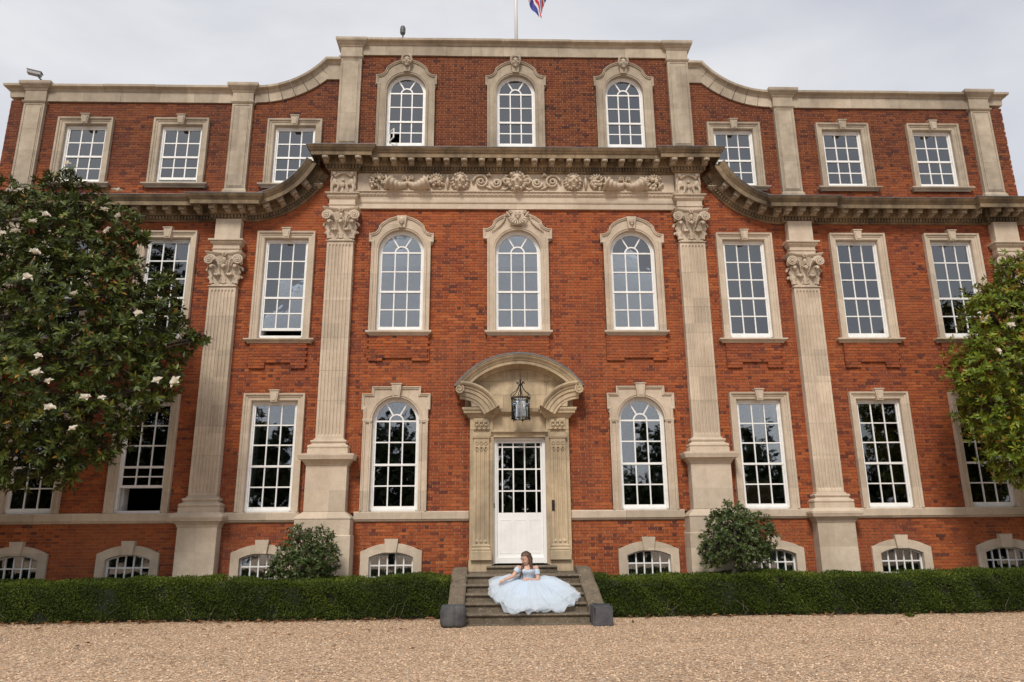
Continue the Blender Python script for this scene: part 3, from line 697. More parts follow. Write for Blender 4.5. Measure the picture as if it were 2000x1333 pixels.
def pilaster(c, z_base, z_cap, giant):
    f = .17; hw = .303
    # base mouldings are the pilaster part itself; shaft stones, capital and pedestal are its pieces
    p = MB(); zb = z_base
    p.stack(c, hw, f, [(.13, zb-.345), (.13, zb-.24), (.115, zb-.235), (.135, zb-.20), (.125, zb-.165), (.085, zb-.15), (.06, zb-.13), (.055, zb-.11), (.075, zb-.10), (.085, zb-.075), (.075, zb-.05), (.03, zb-.04), (.03, zb-.02), (0, zb-.003)])
    po = p.build('pilaster', 'stone', house)
    n = 6; zz = [z_base]+[z_base+(z_cap-z_base)*(i+rp.uniform(-.12, .12))/n for i in range(1, n)]+[z_cap-.04]
    for i in range(n):
        fluted(c, hw, f, zz[i]+(.002 if i else 0), zz[i+1]-.002, 7, (.05 if i == 0 else 0, .06 if i == n-1 else 0), rp.uniform(.2, .9)).build('shaft_stone', 'stone', po)
    co = link('capital', CAPM, None, po); co.location = (c, 0, z_cap)
    zt = z_cap+.78
    q = MB(); q.stack(c, hw, f+.01, [(0, zt), (0, zt+.10), (.02, zt+.105), (.02, zt+.12), (.0, zt+.125), (0, zt+.25), (.015, zt+.26), (.05, zt+.30), (.055, zt+.36), (.095, zt+.375), (.095, zt+.40), (-.02, zt+.405)] if giant else
                  [(0, zt), (0, zt+.10), (.02, zt+.105), (.02, zt+.12), (.0, zt+.125), (0, zt+.20), (.015, zt+.21), (.05, zt+.245), (.055, zt+.28), (.095, zt+.295), (.095, zt+.33), (-.02, zt+.335)])
    for i in range(9): q.ball((c-hw-.02+i*(2*hw+.04)/8, -f-.055, zt+(.32 if giant else .265)), (.03, .02, .025), 6, 4)
    q.build('architrave_block', 'stone', po)
    fb = MB()
    if giant:
        z0, z1 = zt+.40, 9.985; fb.box(c-.30, c+.30, -.185, .03, z0, z1)
        for s in (-1, 1):                                     # two putti leaning on a vase
            fb.ball((c+s*.21, -.22, z1-.09), .055, 8, 6); fb.ball((c+s*.20, -.205, z0+.27), (.07, .05, .10), 8, 6)
            fb.tube([(c+s*.20, -.215, z1-.16), (c+s*.11, -.235, z1-.11), (c+s*.03, -.22, z1-.07)], [.03, .028, .022], 6)
            fb.tube([(c+s*.18, -.215, z0+.24), (c+s*.09, -.235, z0+.19), (c+s*.13, -.23, z0+.03)], [.045, .038, .025], 6)
            fb.tube([(c+s*.24, -.215, z0+.22), (c+s*.26, -.225, z0+.12), (c+s*.24, -.22, z0+.02)], [.04, .035, .025], 6)
            fb.tube([(c+s*.26, -.21, z1-.15), (c+s*.285, -.21, z0+.3), (c+s*.27, -.21, z0+.2)], [.025, .02, .015], 5)
        fb.ball((c, -.215, z0+.2), (.05, .05, .07), 8, 6); fb.ball((c, -.215, z0+.33), .04, 6, 5); fb.tube([(c, -.21, z0+.02), (c, -.21, z0+.14)], [.04, .02], 6)
    else: fb.box(c-.29, c+.29, -.185, .03, zt+.335, 8.735)
    fb.build('frieze_block', 'stone', po)
    pd = MB()
    if giant:
        zc = zb-.345
        pd.stack(c, .435, .30, [(0, 2.045), (0, 3.0), (.02, 3.01), (.025, 3.04), (.07, 3.09), (.08, 3.11), (.14, 3.12), (.155, 3.17), (.165, 3.20), (.165, 3.235), (.05, zc)])
        pd.stack(c, .585, .44, [(-.15, 2.044), (-.14, 2.03), (-.08, 1.99), (-.02, 1.93), (0, 1.90), (0, 1.885)])
        pd.stack(c, .575, .43, [(0, 1.56), (0, 1.884)]); pd.stack(c, .60, .46, [(0, 0), (0, 1.54), (-.02, 1.559)])
    else:
        zc = zb-.345
        pd.stack(c, .41, .28, [(0, .0), (0, 1.74), (.015, 1.75), (.02, 1.78), (.06, 1.83), (.07, 1.85), (.115, 1.86), (.13, 1.905), (.14, 1.93), (.14, 1.97), (.05, zc)])
    pd.build('pedestal', 'stone', po)
for s in (-1, 1):
    pilaster(s*GP, 3.60, 8.22, True)
    pilaster(s*WP, 2.385, 7.10, False); pilaster(s*EP, 2.385, 7.10, False)

# ---------------------------------------------------------------- string course above the basement, cut into stones
sc_prof = [(-.02, 1.825), (.03, 1.83), (.05, 1.85), (.055, 1.87), (.075, 1.88), (.085, 2.02), (.075, 2.04), (-.02, 2.046)]
stc = None
def sc_seg(a, b_):
    global stc
    x = a
    while x < b_-.05:
        e = min(b_, x+rp.uniform(.9, 1.5)); e = b_ if b_-e < .4 else e
        q = MB(); q.plan([(x+.002, 0), (e-.002, 0)], sc_prof, True, rp.uniform(.2, .9))
        if stc is None: stc = q.build('string_course', 'stone', house)
        else: q.build('stone', 'stone', stc)
        x = e
for s in (-1, 1):
    for a, b_ in ((1.10, GP-.58), (GP+.58, WP-.42), (WP+.42, EP-.42), (EP+.42, WALL_X)):
        sc_seg(min(s*a, s*b_), max(s*a, s*b_))

# ---------------------------------------------------------------- entablature and cornices
def dentils(mb, a, b_, y, z0, z1, wd=.042, sp=.072):
    n = int((b_-a)/sp)
    for i in range(n):
        x = a+(b_-a)*(i+.5)/n; mb.box(x-wd/2, x+wd/2, y, y+.055, z0, z1)
def eggs(mb, a, b_, y, z, sp=.085, r=(.032, .022, .032)):
    n = max(1, int((b_-a)/sp))
    for i in range(n): mb.ball((a+(b_-a)*(i+.5)/n, y, z), r, 6, 4)
MODM = MB()
pr = [(0, .095), (0, 0), (0, -.10), (.05, -.115), (.10, -.10), (.16, -.07), (.22, -.065), (.27, -.085), (.295, -.07), (.30, -.03), (.30, .095)]   # (out, z)
MODM.loft([[(x, -o, z) for o, z in pr] for x in (-.065, .065)], True, True)
MODM.box(-.08, .08, -.312, 0, -.002, .022); MODM.ball((0, -.29, -.05), (.07, .03, .035), 6, 4); MODM.ball((0, -.15, -.09), (.05, .1, .03), 6, 4)
MODM = MODM.mesh('modillion'); recalc(MODM); MODM.materials.append(M['stone_upper'])
def cornice(path, zt, proj, parent_name='cornice', mat='stone_dirty_shaded'):
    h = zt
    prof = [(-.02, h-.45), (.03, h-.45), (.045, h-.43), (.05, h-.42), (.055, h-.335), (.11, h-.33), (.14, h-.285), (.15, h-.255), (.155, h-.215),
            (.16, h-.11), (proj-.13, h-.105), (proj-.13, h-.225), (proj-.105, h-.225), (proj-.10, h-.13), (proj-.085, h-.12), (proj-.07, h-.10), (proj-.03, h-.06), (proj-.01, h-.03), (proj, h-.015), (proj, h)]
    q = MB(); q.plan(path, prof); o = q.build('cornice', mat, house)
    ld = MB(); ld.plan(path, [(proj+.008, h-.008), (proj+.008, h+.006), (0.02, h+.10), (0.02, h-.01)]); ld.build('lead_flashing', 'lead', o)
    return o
# centre: frieze, architrave
ent = MB()
ent.plan([(-3.84, -.06), (3.84, -.06)], [(-.08, 9.075), (0, 9.075), (0, 9.21), (.012, 9.215), (.014, 9.235), (.02, 9.24), (.02, 9.36), (.03, 9.37), (.06, 9.41), (.065, 9.46), (.10, 9.475), (.10, 9.50), (-.02, 9.505)])
eggs(ent, -3.8, 3.8, -.115, 9.43, .09); eggs(ent, -3.8, 3.8, -.075, 9.225, .05, (.014, .012, .014))
ento = ent.build('architrave', 'stone', house)
FZ0, FZ1 = 9.505, 9.985
fz = None
for i in range(9):
    a = -3.82+i*7.64/9; q = MB().box(a+.002, a+7.64/9-.002, -.085, .03, FZ0, FZ1, rp.uniform(.35, .8))
    if fz is None: fz = q.build('frieze', 'stone', house)
    else: q.build('stone', 'stone', fz)
def relief(name, fn):
    q = MB(); fn(q); q.v = [(x, -.085+(y+.085)*1.7, z) for x, y, z in q.v]; q.build(name, 'stone', fz, smooth=True)
FC = (FZ0+FZ1)/2
def fruit(cx, sgn, seed):
    def fn(q):
        r = random.Random(seed)
        for i in range(34):
            a = r.uniform(0, 2*PI); d = math.sqrt(r.random())
            q.ball((cx+d*.19*math.cos(a), -.10-.05*(1-d), FC-.02+d*.19*math.sin(a)), r.uniform(.028, .05), 6, 5)
        for i in range(7):
            a = PI/2+(i-3)*.35; q.tube([(cx+.1*math.cos(a), -.10, FC+.1*math.sin(a)), (cx+.17*math.cos(a), -.14, FC+.16*math.sin(a)), (cx+.22*math.cos(a), -.12, FC+.235*math.sin(a))], [.02, .03, .008], 5)
        q.tube([(cx+sgn*.17, -.1, FC-.2), (cx+sgn*.215, -.13, FC-.1), (cx+sgn*.22, -.14, FC), (cx+sgn*.21, -.13, FC+.1), (cx+sgn*.17, -.1, FC+.18)], .03, 6)
    relief('fruit', fn)
def horn(x0, x1):
    def fn(q):
        s = 1 if x1 > x0 else -1; n = 22; pts = []; rad = []
        for i in range(n+1):
            u = i/n; x = x0+(x1-x0)*min(1, u*1.05); z = FC-.05-.10*math.sin(u*PI*.85)*(1-u*.3)+(.20*max(0, u-.6)**1.2*1.4)
            pts.append((x, -.095, z)); rad.append((.165*(1-u)**.75+.02)*(1+.09*math.sin(u*PI*2*5.5)))
        q.tube(pts, rad, 10)
        e = pts[-1]; q.tube([(e[0]+s*.01*i, -.11, e[2]+.012*i) for i in range(4)]+[(e[0]+s*.05-s*(.055*(1-i/14))*math.cos(i*.6)+s*.03, -.12, e[2]+.07+(.055*(1-i/14))*math.sin(i*.6)) for i in range(12)], .022, 6)
    relief('cornucopia', fn)
def scroll(cx, s, seed):
    def fn(q):
        for k, (ox, oz, r0, d) in enumerate(((0, .0, .19, 1), (.38, -.03, .13, -1), (.60, .0, .10, 1))):
            q.tube([(cx+s*(ox-(r0*(1-i/30))*math.cos(i*.42)), -.105-.02*i/26, FC+oz+d*(r0*(1-i/30))*math.sin(i*.42)) for i in range(26)], [.035*(1-.5*i/26) for i in range(26)], 6)
            for i in range(9): q.ball((cx+s*(ox+.055*math.cos(i*.7)), -.13, FC+oz+.055*math.sin(i*.7)), .028, 6, 4)
            q.tube([(cx+s*(ox+.1), -.10, FC+oz+d*.15), (cx+s*(ox+.2), -.12, FC+oz+d*.19), (cx+s*(ox+.27), -.11, FC+oz+d*.12)], [.02, .04, .012], 5)
            q.tube([(cx+s*(ox+.12), -.10, FC+oz-d*.1), (cx+s*(ox+.22), -.12, FC+oz-d*.18), (cx+s*(ox+.3), -.11, FC+oz-d*.2)], [.02, .035, .012], 5)
    relief('scroll', fn)
def face(cx, s_, seed, rays):
    def fn(q):
        mask(q, cx, -.10, FC, s_, True, seed); r = random.Random(seed)
        for i in range(rays):
            a = i*2*PI/rays; rr = .21; q.tube([(cx+.14*math.cos(a), -.09, FC+.16*math.sin(a)), (cx+.19*math.cos(a+.2), -.12, FC+.2*math.sin(a+.2)), (cx+(rr+.03)*math.cos(a+.1), -.1, FC+min(.23, rr+.03)*math.sin(a+.1))], [.03, .028, .012], 5)
    relief('carved_face', fn)
face(.0, .46, 1, 12)
for s in (-1, 1):
    scroll(s*.86, -s, 3); face(s*1.36, .40, 4+s, 18); fruit(s*1.93, s, 9+s)
    horn(s*2.14, s*2.62); horn(s*3.06, s*2.60); fruit(s*3.33, -s, 30+s)
    relief('term_figure', lambda q: (q.ball((s*1.66, -.11, FC+.15), .035, 6, 5), q.tube([(s*1.66, -.10, FC+.12), (s*1.66, -.12, FC), (s*1.66, -.10, FC-.2)], [.03, .04, .02], 6)))
# centre cornice with breaks over the giant pilasters
ZC = 10.43; PJ = .48
b1, b2 = GP-.33, GP+.33
cpath = [(-b2, .02), (-b2, -.20), (-b1, -.20), (-b1, -.10), (b1, -.10), (b1, -.20), (b2, -.20), (b2, .02)]
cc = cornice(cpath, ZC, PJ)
en = MB()
for a, b_, y in ((-b2, -b1, -.20), (-b1, b1, -.10), (b1, b2, -.20)):
    e = .10 if y < -.15 else 0
    dentils(en, a-(.10 if y < -.15 else -.1), b_+(.10 if y < -.15 else -.1), y-.105, ZC-.415, ZC-.342); eggs(en, a-(.13 if y < -.15 else -.13), b_+(.13 if y < -.15 else -.13), y-.145, ZC-.29, .09)
    eggs(en, a-(.40 if y < -.15 else -.4), b_+(.40 if y < -.15 else -.4), y-PJ+.07, ZC-.105, .05, (.016, .012, .014))
tag(en.build('dentil_course', 'stone_dirty_shaded', cc, smooth=False), kind='stuff')
def put_mod(x, y, z, parent, rot=0):
    o = link('modillion', MODM, None, parent); o.location = (x, y, z); o.rotation_euler = (0, rot, 0); return o
coff = MB()
def coffer(x, y, z): coff.lathe([(.0, .0), (.03, -.012), (.055, -.004), (.075, -.02), (.08, .0)], (x, y, z), 8)
xs_ = [-4.52, -4.135, -3.75]
for x in xs_: put_mod(x, -.20-.06, ZC-.207, cc)
for x in xs_: put_mod(-x, -.20-.06, ZC-.207, cc)
n = 17
for i in range(n):
    x = -3.355+i*(6.71/(n-1)); put_mod(x, -.10-.06, ZC-.207, cc)
    if i < n-1: coffer(x+6.71/(n-1)/2, -.10-.26, ZC-.205)
coff.build('rosettes', 'stone_dirty_shaded', cc)['kind'] = 'stuff'
# wing cornices: straight runs, then the sweep up to the centre
ZW = 9.18; PW = .56
for s in (-1, 1):
    a1, a2, e1, e2 = WP-.33, WP+.33, EP-.33, EP+.30
    pts = [(-WALL_X, 4.0), (-WALL_X, 0), (-e2, 0), (-e2, -.10), (-e1, -.10), (-e1, 0), (-a2, 0), (-a2, -.10), (-a1, -.10), (-a1, 0), (-6.40, 0)]
    if s > 0: pts = [(-x, y) for x, y in pts][::-1]
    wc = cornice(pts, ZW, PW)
    en = MB()
    segs = [(e1, e2, -.10), (a2, e1, 0.0), (a1, a2, -.10)]
    for p, q, y in segs:
        k = .10 if y < 0 else -.10
        a, b_ = sorted((s*(p-k), s*(q+k))); dentils(en, a, b_, y-.105, ZW-.415, ZW-.342)
        k = .13 if y < 0 else -.13; a, b_ = sorted((s*(p-k), s*(q+k))); eggs(en, a, b_, y-.145, ZW-.29, .09)
    # swept part
    R = 2.05; cx, cz = 6.40, ZW-.45+R; A1 = 90-math.degrees(math.acos(min(1, (6.40-4.30)/R))) if 2.10 < R else 88
    arcpts = [(s*(cx-R*math.sin(math.radians(t))), cz-R*math.cos(math.radians(t))) for t in np.linspace(0, 66, 23)]
    # profile (d above the lower edge along the normal, y)
    ep = [(0.0, .02), (0.0, -.03), (.02, -.045), (.03, -.05), (.115, -.055), (.12, -.11), (.165, -.14), (.195, -.15), (.235, -.155), (.34, -.16), (.345, -PW+.13), (.225, -PW+.13), (.225, -PW+.105), (.32, -PW+.10), (.33, -PW+.085), (.35, -PW+.07), (.39, -PW+.03), (.42, -PW+.01), (.435, -PW), (.45, -PW)]
    sgn = 1 if s > 0 else -1
    path = arcpts[::-1] if s > 0 else arcpts
    q = MB(); q.elev(path, [(d, y) for d, y in ep]); swo = q.build('swept_cornice', 'stone_dirty_shaded', house)
    MB().elev(path, [(.442, -PW-.008), (.456, -PW-.008), (.52, -.02), (.44, -.02)]).build('lead_flashing', 'lead', swo)
    for t in np.arange(1.2, 62, 2.05):
        a = math.radians(t)
        for d, y, r in ((.07, -.105, None), (.16, -.145, 1)):
            X, Z = s*(cx-(R-d)*math.sin(a)), cz-(R-d)*math.cos(a)
            if r: en.ball((X, y, Z), (.03, .022, .03), 6, 4)
            else:
                st_ = len(en.v); en.box(-.021, .021, y, y+.055, -.037, .037)
                for k in range(st_, len(en.v)):
                    vx, vy, vz = en.v[k]; rr = -s*a; en.v[k] = (X+vx*math.cos(rr)-vz*math.sin(rr), vy, Z+vx*math.sin(rr)+vz*math.cos(rr))
    for t in (6, 17, 28, 39, 50):
        a = math.radians(t); d = .243; put_mod(s*(cx-(R-d)*math.sin(a)), -.06, cz-(R-d)*math.cos(a), swo, s*-a*-1)
    tag(en.build('dentil_course', 'stone_dirty_shaded', wc), kind='stuff')
    for x in (e2-.06, EP, e1+.03): put_mod(s*x, -.16, ZW-.207, wc)
    for x in (a2-.0, WP, a1+.0): put_mod(s*x, -.16, ZW-.207, wc)
    n = 11
    for i in range(n): put_mod(s*(a2+.37+i*(e1-a2-.74)/(n-1)), -.06, ZW-.207, wc)

# ---------------------------------------------------------------- parapet: stone band, coping, pilaster strips
par = None
cop = [(-.1, -.30), (.03, -.30), (.04, -.14), (.06, -.13), (.075, -.10), (.09, -.09), (.14, -.07), (.16, -.055), (.165, .0), (-.30, .02)]   # (out, z) below the top
def par_stone(fn):
    global par
    q = MB(); fn(q, rp.uniform(0, .95))
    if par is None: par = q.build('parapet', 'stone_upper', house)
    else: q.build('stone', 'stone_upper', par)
def par_run(a, b_, zt, y=0.0, band=.42):
    x = a
    while x < b_-.02:
        e = min(b_, x+rp.uniform(.55, 1.05)); e = b_ if b_-e < .3 else e
        par_stone(lambda q, t: q.box(x+.002, e-.002, -.045+rp.uniform(-.004, .004), .30, zt-band, zt-.15, t)); x = e
    x = a
    while x < b_-.02:
        e = min(b_, x+rp.uniform(1.2, 1.9)); e = b_ if b_-e < .5 else e; dz = rp.uniform(-.008, .012)
        par_stone(lambda q, t: q.plan([(x+.002, 0), (e-.002, 0)], [(o, zt+dz+z) for o, z in [(-.3, -.149), (.045, -.149)]+cop[3:]], True, t)); x = e
par_run(-3.87, 3.87, 13.71)
for s in (-1, 1):
    a, b_ = sorted((s*6.94, s*11.50)); par_run(a, b_, 12.31)
    par_run(*sorted((s*6.40, s*6.45)), 12.31)
    # sweep
    R = 2.11; cx, cz = 6.42, 12.31+R; t1 = math.degrees(math.asin((6.42-4.74)/R)); seg = np.linspace(0, t1, 8)
    for u, v in zip(seg, seg[1:]):
        P = [(s*(cx-R*math.sin(math.radians(t))), cz-R*math.cos(math.radians(t))) for t in np.linspace(u+.06, v-.06, 5)]
        if s > 0: P = P[::-1]
        par_stone(lambda q, t: q.elev(P, [(-.40, .3), (-.40, -.045), (-.15, -.045), (-.15, .3)], True, t))
        par_stone(lambda q, t: q.elev(P, [(-.149, .3), (-.149, -.045), (-.13, -.06), (-.10, -.075), (-.09, -.09), (-.07, -.14), (-.055, -.16), (0, -.165), (.02, .3)], True, t))
    zt = cz-R*math.cos(math.radians(t1))
    a, b_ = sorted((s*4.38, s*4.735)); par_stone(lambda q, t: q.plan([(a, 0), (b_, 0)], [(o, zt+.0+z) for o, z in [(-.3, -.149), (.045, -.149)]+cop[3:]], True, t))
    par_stone(lambda q, t: q.box(a, b_, -.043, .3, zt-.56, zt-.151, t))
    # the stub beyond the end strip and its return along the side
    pth = [(-WALL_X, 3.0), (-WALL_X, 0), (-12.01, 0)] if s < 0 else [(12.01, 0), (WALL_X, 0), (WALL_X, 3.0)]
    par_stone(lambda q, t: q.plan(pth, [(o, 12.31+z) for o, z in cop], True, t))
    for c, hw, z0, z1, top in ((GP-.015, .262, 10.36, 13.14, 13.69), (WP-.03, .245, 9.16, 11.83, 12.36), (11.73, .25, 9.16, 11.80, 12.36)):
        c *= s
        q = MB(); q.stack(c, hw, .10, [(.035, z0), (.035, z0+.33), (.02, z0+.36), (0, z0+.40), (0, z1)])
        so2 = q.build('pilaster_strip', 'stone_upper', house)
        p = MB(); zb, h = z0+.40, (z1-z0-.40)
        for u, v in ((0, .36), (.36, .72), (.72, 1.0)): p.box(c-hw+.075, c+hw-.075, -.116, -.09, zb+.06+h*.92*u+.001, zb+.06+h*.92*v-.001, rp.uniform(.2, .9))
        p.elev([(c+hw-.055, zb+.04), (c+hw-.055, z1-.04), (c-hw+.055, z1-.04), (c-hw+.055, zb+.04)], [(0, -.09), (0, -.112), (-.014, -.112), (-.014, -.09)], closed=True)
        p.build('panel', 'stone_upper', so2)
        k = MB(); k.stack(c, hw, .10, [(0, z1), (.015, z1+.01), (.04, z1+.045), (.04, z1+.065), (.005, z1+.07), (.005, top-.22), (.02, top-.21), (.04, top-.17), (.055, top-.16), (.09, top-.12), (.12, top-.09), (.13, top-.06), (.13, top-.005), (.10, top)], back=.32)
        k.build('cap', 'stone_upper', so2)

# ---------------------------------------------------------------- portal and door
pt = MB()
for s in (-1, 1):
    a, b_ = sorted((s*.625, s*1.085)); pt.box(a, b_, -.15, .05, 1.0, 3.785)
    a, b_ = sorted((s*.61, s*1.10)); pt.box(a, b_, -.19, .05, .78, 1.02)
pt.box(-.625, .625, -.10, .05, 3.62, 4.13)
portal = pt.build('portal', 'stone_portal', house)
for s in (-1, 1):
    c = s*.835
    f = fluted(c, .165, .215, 1.36, 3.56, 3, (.05, .18)); f.v = [(x, y, z) for x, y, z in f.v]; 
    for dx in (-.1, 0, .1):
        for z in (3.47, 3.36):
            f.tube([(c+dx+.034*math.cos(t*PI/5), -.222, z+.034*math.sin(t*PI/5)) for t in range(11)], .009, 5)
        f.ball((c+dx, -.215, 1.40), .03, 6, 4)
    f.stack(c, .165, .215, [(0, 3.56), (.02, 3.58), (.03, 3.62), (.03, 3.65), (.0, 3.655), (0, 3.70)])
    f.stack(c, .165, .215, [(.055, 1.03), (.055, 1.20), (.035, 1.215), (.045, 1.245), (.02, 1.27), (.01, 1.29), (.025, 1.305), (.02, 1.33), (0, 1.345), (0, 1.36)])
    f.build('pilaster', 'stone_portal', portal)
    k = MB(); k.box(c-.25, c+.25, -.16, .05, 3.77, 4.10); k.box(c-.17, c+.17, -.2, .04, 3.775, 4.02)
    for dx in (-.1, 0, .1):
        for z, r in ((3.95, .045), (3.86, .035)): k.ball((c+dx, -.215, z), (r*.8, .035, r), 7, 5)
        k.ball((c+dx, -.21, 3.80), (.018, .025, .02), 6, 4)
        for q in (-1, 1): k.tube([(c+dx+q*.012, -.205, 3.81), (c+dx+q*.045, -.225, 3.88), (c+dx+q*.03, -.22, 3.98)], .01, 5)
    k.build('frieze_block', 'stone_portal', portal)
    k = MB(); hw = .27
    k.stack(c, hw, .17, [(0, 4.02), (.01, 4.03), (.05, 4.08), (.06, 4.105), (.10, 4.115), (.115, 4.125), (.12, 4.17), (.135, 4.18), (.15, 4.21), (.15, 4.245), (0, 4.25)]); k.build('impost_cornice', 'stone_portal', portal)
    # quarter pediment springing outwards
    R = .92; ccx, ccz = s*1.29, 3.855
    top = [(s*1.29-s*R*math.cos(math.radians(t)), 3.86+R*math.sin(math.radians(t))) for t in np.linspace(25, 90, 12)]
    k = MB(); body = [(x*.985, z-.03) for x, z in top] + [(s*1.21, 4.63), (s*1.10, 4.50), (s*1.06, 4.36), (s*1.05, 4.255), (s*.50, 4.255)]
    k.prism(body, -.335, .02)
    pth = top if s > 0 else top[::-1]
    # travel so that outside (up) is on the left
    pth = top if s > 0 else top[::-1]
    k.elev(pth, [(-.36, -.28), (-.36, -.345), (-.30, -.35), (-.295, -.37), (-.20, -.375), (-.195, -.40), (-.12, -.405), (-.115, -.43), (-.07, -.44), (-.055, -.475), (-.02, -.50), (.015, -.50), (.02, .0)])
    k.build('console', 'stone_portal', portal)
k = MB(); k.plan([(-.62, -.05), (.62, -.05)], [(-.08, 3.63), (.06, 3.64), (.08, 3.66), (.085, 3.70), (.13, 3.715), (.135, 3.75), (.12, 3.765), (-.08, 3.77)])
k.plan([(-.46, -.05), (.46, -.05)], [(-.08, 4.10), (.06, 4.11), (.10, 4.14), (.15, 4.16), (.16, 4.20), (.17, 4.24), (-.08, 4.25)]); k.build('lintel_moulding', 'stone_portal', portal)
k = MB()
for s in (-1, 1):
    a, b_ = sorted((s*.568, s*.622)); k.box(a, b_, -.12, .2, .93, 3.62)
    a, b_ = sorted((s*.595, s*.624)); k.box(a, b_, -.145, -.12, .93, 3.62)
k.box(-.568, .568, -.121, .2, 3.615, 3.66); k.build('architrave', 'stone_portal', portal)
ty = None                                                    # tympanum stones
for r, (z0, z1, cuts) in enumerate(((4.25, 4.56, (-1.2, -.35, .38, 1.2)), (4.56, 4.87, (-1.2, -.66, .08, .62, 1.2)), (4.87, 5.24, (-1.2, -.28, .2, 1.2)))):
    lim = lambda z: math.sqrt(max(0.0001, 1.57**2-(z-3.70)**2))
    for a, b_ in zip(cuts, cuts[1:]):
        P = [(max(a, -lim(z0))+.002, z0+.002), (min(b_, lim(z0))-.002, z0+.002)]
        zs = np.linspace(z0+.002, z1-.002, 4)[1:]
        P += [(min(b_, lim(z))-.002, z) for z in zs]+[(max(a, -lim(z))+.002, z) for z in zs[::-1]]
        MB().prism(P, -.07+rp.uniform(-.003, .003), .05, rp.uniform(.2, .9)).build('stone', 'stone_portal', portal)
HC, HR = 3.70, 1.72
hood = None
for u, v in ((-54.5, -33), (-33, -4), (-4, 8), (8, 33), (33, 54.5)):
    P = [(HR*math.sin(math.radians(t)), HC+HR*math.cos(math.radians(t))) for t in np.linspace(v-.08, u+.08, 10)]   # right to left: left of travel is down
    q = MB(); q.elev(P, [(.27, .03), (.27, -.12), (.235, -.14), (.23, -.17), (.21, -.18), (.205, -.35), (.22, -.355), (.215, -.38), (.15, -.39), (.14, -.41), (.12, -.42), (.07, -.47), (.04, -.48), (.03, -.50), (.0, -.50), (-.005, .03)], True, rp.uniform(.2, .8))
    if hood is None: hood = q.build('hood', 'stone_portal', house)
    else: q.build('stone', 'stone_portal', hood)
P = [(HR*math.sin(math.radians(t)), HC+HR*math.cos(math.radians(t))) for t in np.linspace(55.2, -55.2, 30)]
MB().elev(P, [(.012, -.51), (-.018, -.51), (-.03, .02), (-.006, .02)]).build('lead_flashing', 'lead', hood)
for s in (-1, 1):
    k = MB()
    ex, ez = s*(HR-.11)*math.sin(math.radians(54.5)), HC+(HR-.11)*math.cos(math.radians(54.5))-.02
    st0 = len(k.v); k.lathe([(.02, -.50), (.07, -.50), (.075, -.46), (.075, -.05), (.02, -.05)], (0, 0, 0), 14)
    for i in range(st0, len(k.v)):
        x, y, z = k.v[i]; k.v[i] = (ex+x, z, ez+y)
    k.tube([(ex+s*(.10*(1-i/30))*math.cos(i*.45+2.2), -.50, ez+(.10*(1-i/30))*math.sin(i*.45+2.2)) for i in range(24)], .02, 5)
    k.build('scroll', 'stone_portal', hood)
# door leaf
dl = MB(); y0 = .06
dl.box(-.566, -.50, .0, .14, .95, 3.613).box(.50, .566, .0, .14, .95, 3.613).box(-.50, .50, .001, .139, 3.555, 3.612)
dl.box(-.498, .498, y0, .10, .95, 2.0).box(-.498, -.462, y0, .10, 2.0, 3.553).box(.462, .498, y0, .10, 2.0, 3.553).box(-.462, .462, y0, .10, 3.50, 3.553)
vx = [-.462, -.375, -.135, .115, .362, .462]; vz = [2.0, 2.46, 2.93, 3.415, 3.50]
for x in vx[1:-1]: dl.box(x-.014, x+.014, y0-.004, .096, 2.0, 3.50)
for z in vz[1:-1]: dl.box(-.462, .462, y0-.003, .095, z-.014, z+.014)
for a, b_ in ((-.43, -.19), (-.12, .14), (.21, .45)):                 # sunk panels read as raised mouldings round them
    dl.elev([(b_, 1.16), (b_, 1.86), (a, 1.86), (a, 1.16)], [(0, y0+.002), (0, y0-.005), (.012, y0-.007), (.02, y0+.002)], closed=True)
dl.box(-.50, .50, y0-.05, y0, .955, 1.07)
door = dl.build('door', 'door_paint', house)
for i in range(5):
    for j in range(4):
        MB().box(vx[i], vx[i+1], .078, .083, vz[j], vz[j+1]).build('pane', 'glass', door)
MB().lathe([(.0, 0), (.012, .0), (.012, .03), (.03, .04), (.034, .06), (.024, .08), (0, .085)], (0, 0, 0), 12).build('knob', 'brass', door, smooth=True)
kn = door.children[-1]; kn.location = (-.39, y0, 1.87); kn.rotation_euler = (PI/2, 0, 0)
MB().lathe([(.0, 0), (.013, .0), (.013, .012), (0, .014)], (0, 0, 0), 10).build('keyhole', 'brass', door); kn = door.children[-1]; kn.location = (-.452, y0, 1.865); kn.rotation_euler = (PI/2, 0, 0)
MB().box(-.575, -.548, -.02, .0, 2.10, 2.20).box(-.578, -.545, -.025, -.0201, 2.12, 2.135).box(-.578, -.545, -.025, -.0201, 2.165, 2.18).build('hinge', 'iron', door)
bp_ = MB().box(.672, .735, -.232, -.21, 2.03, 2.25); bp_.lathe([(0, 0), (.02, 0), (.02, .02), (0, .02)], (0, 0, 0), 8)
for i in range(8, len(bp_.v)): x, y, z = bp_.v[i]; bp_.v[i] = (.703+x, -.232-z, 2.15+y)
bp_.build('bell_plate', 'iron', portal)
q = MB(); q.add([(-.7, .15, .9), (.7, .15, .9), (.7, 6, .9), (-.7, 6, .9)], [(0, 1, 2, 3)]).add([(-.7, .15, .9), (-.7, 6, .9), (-.7, 6, 3.9), (-.7, .15, 3.9)], [(0, 1, 2, 3)]).add([(.7, .15, .9), (.7, 6, .9), (.7, 6, 3.9), (.7, .15, 3.9)], [(0, 3, 2, 1)]).add([(-.7, .15, 3.9), (.7, .15, 3.9), (.7, 6, 3.9), (-.7, 6, 3.9)], [(0, 3, 2, 1)])
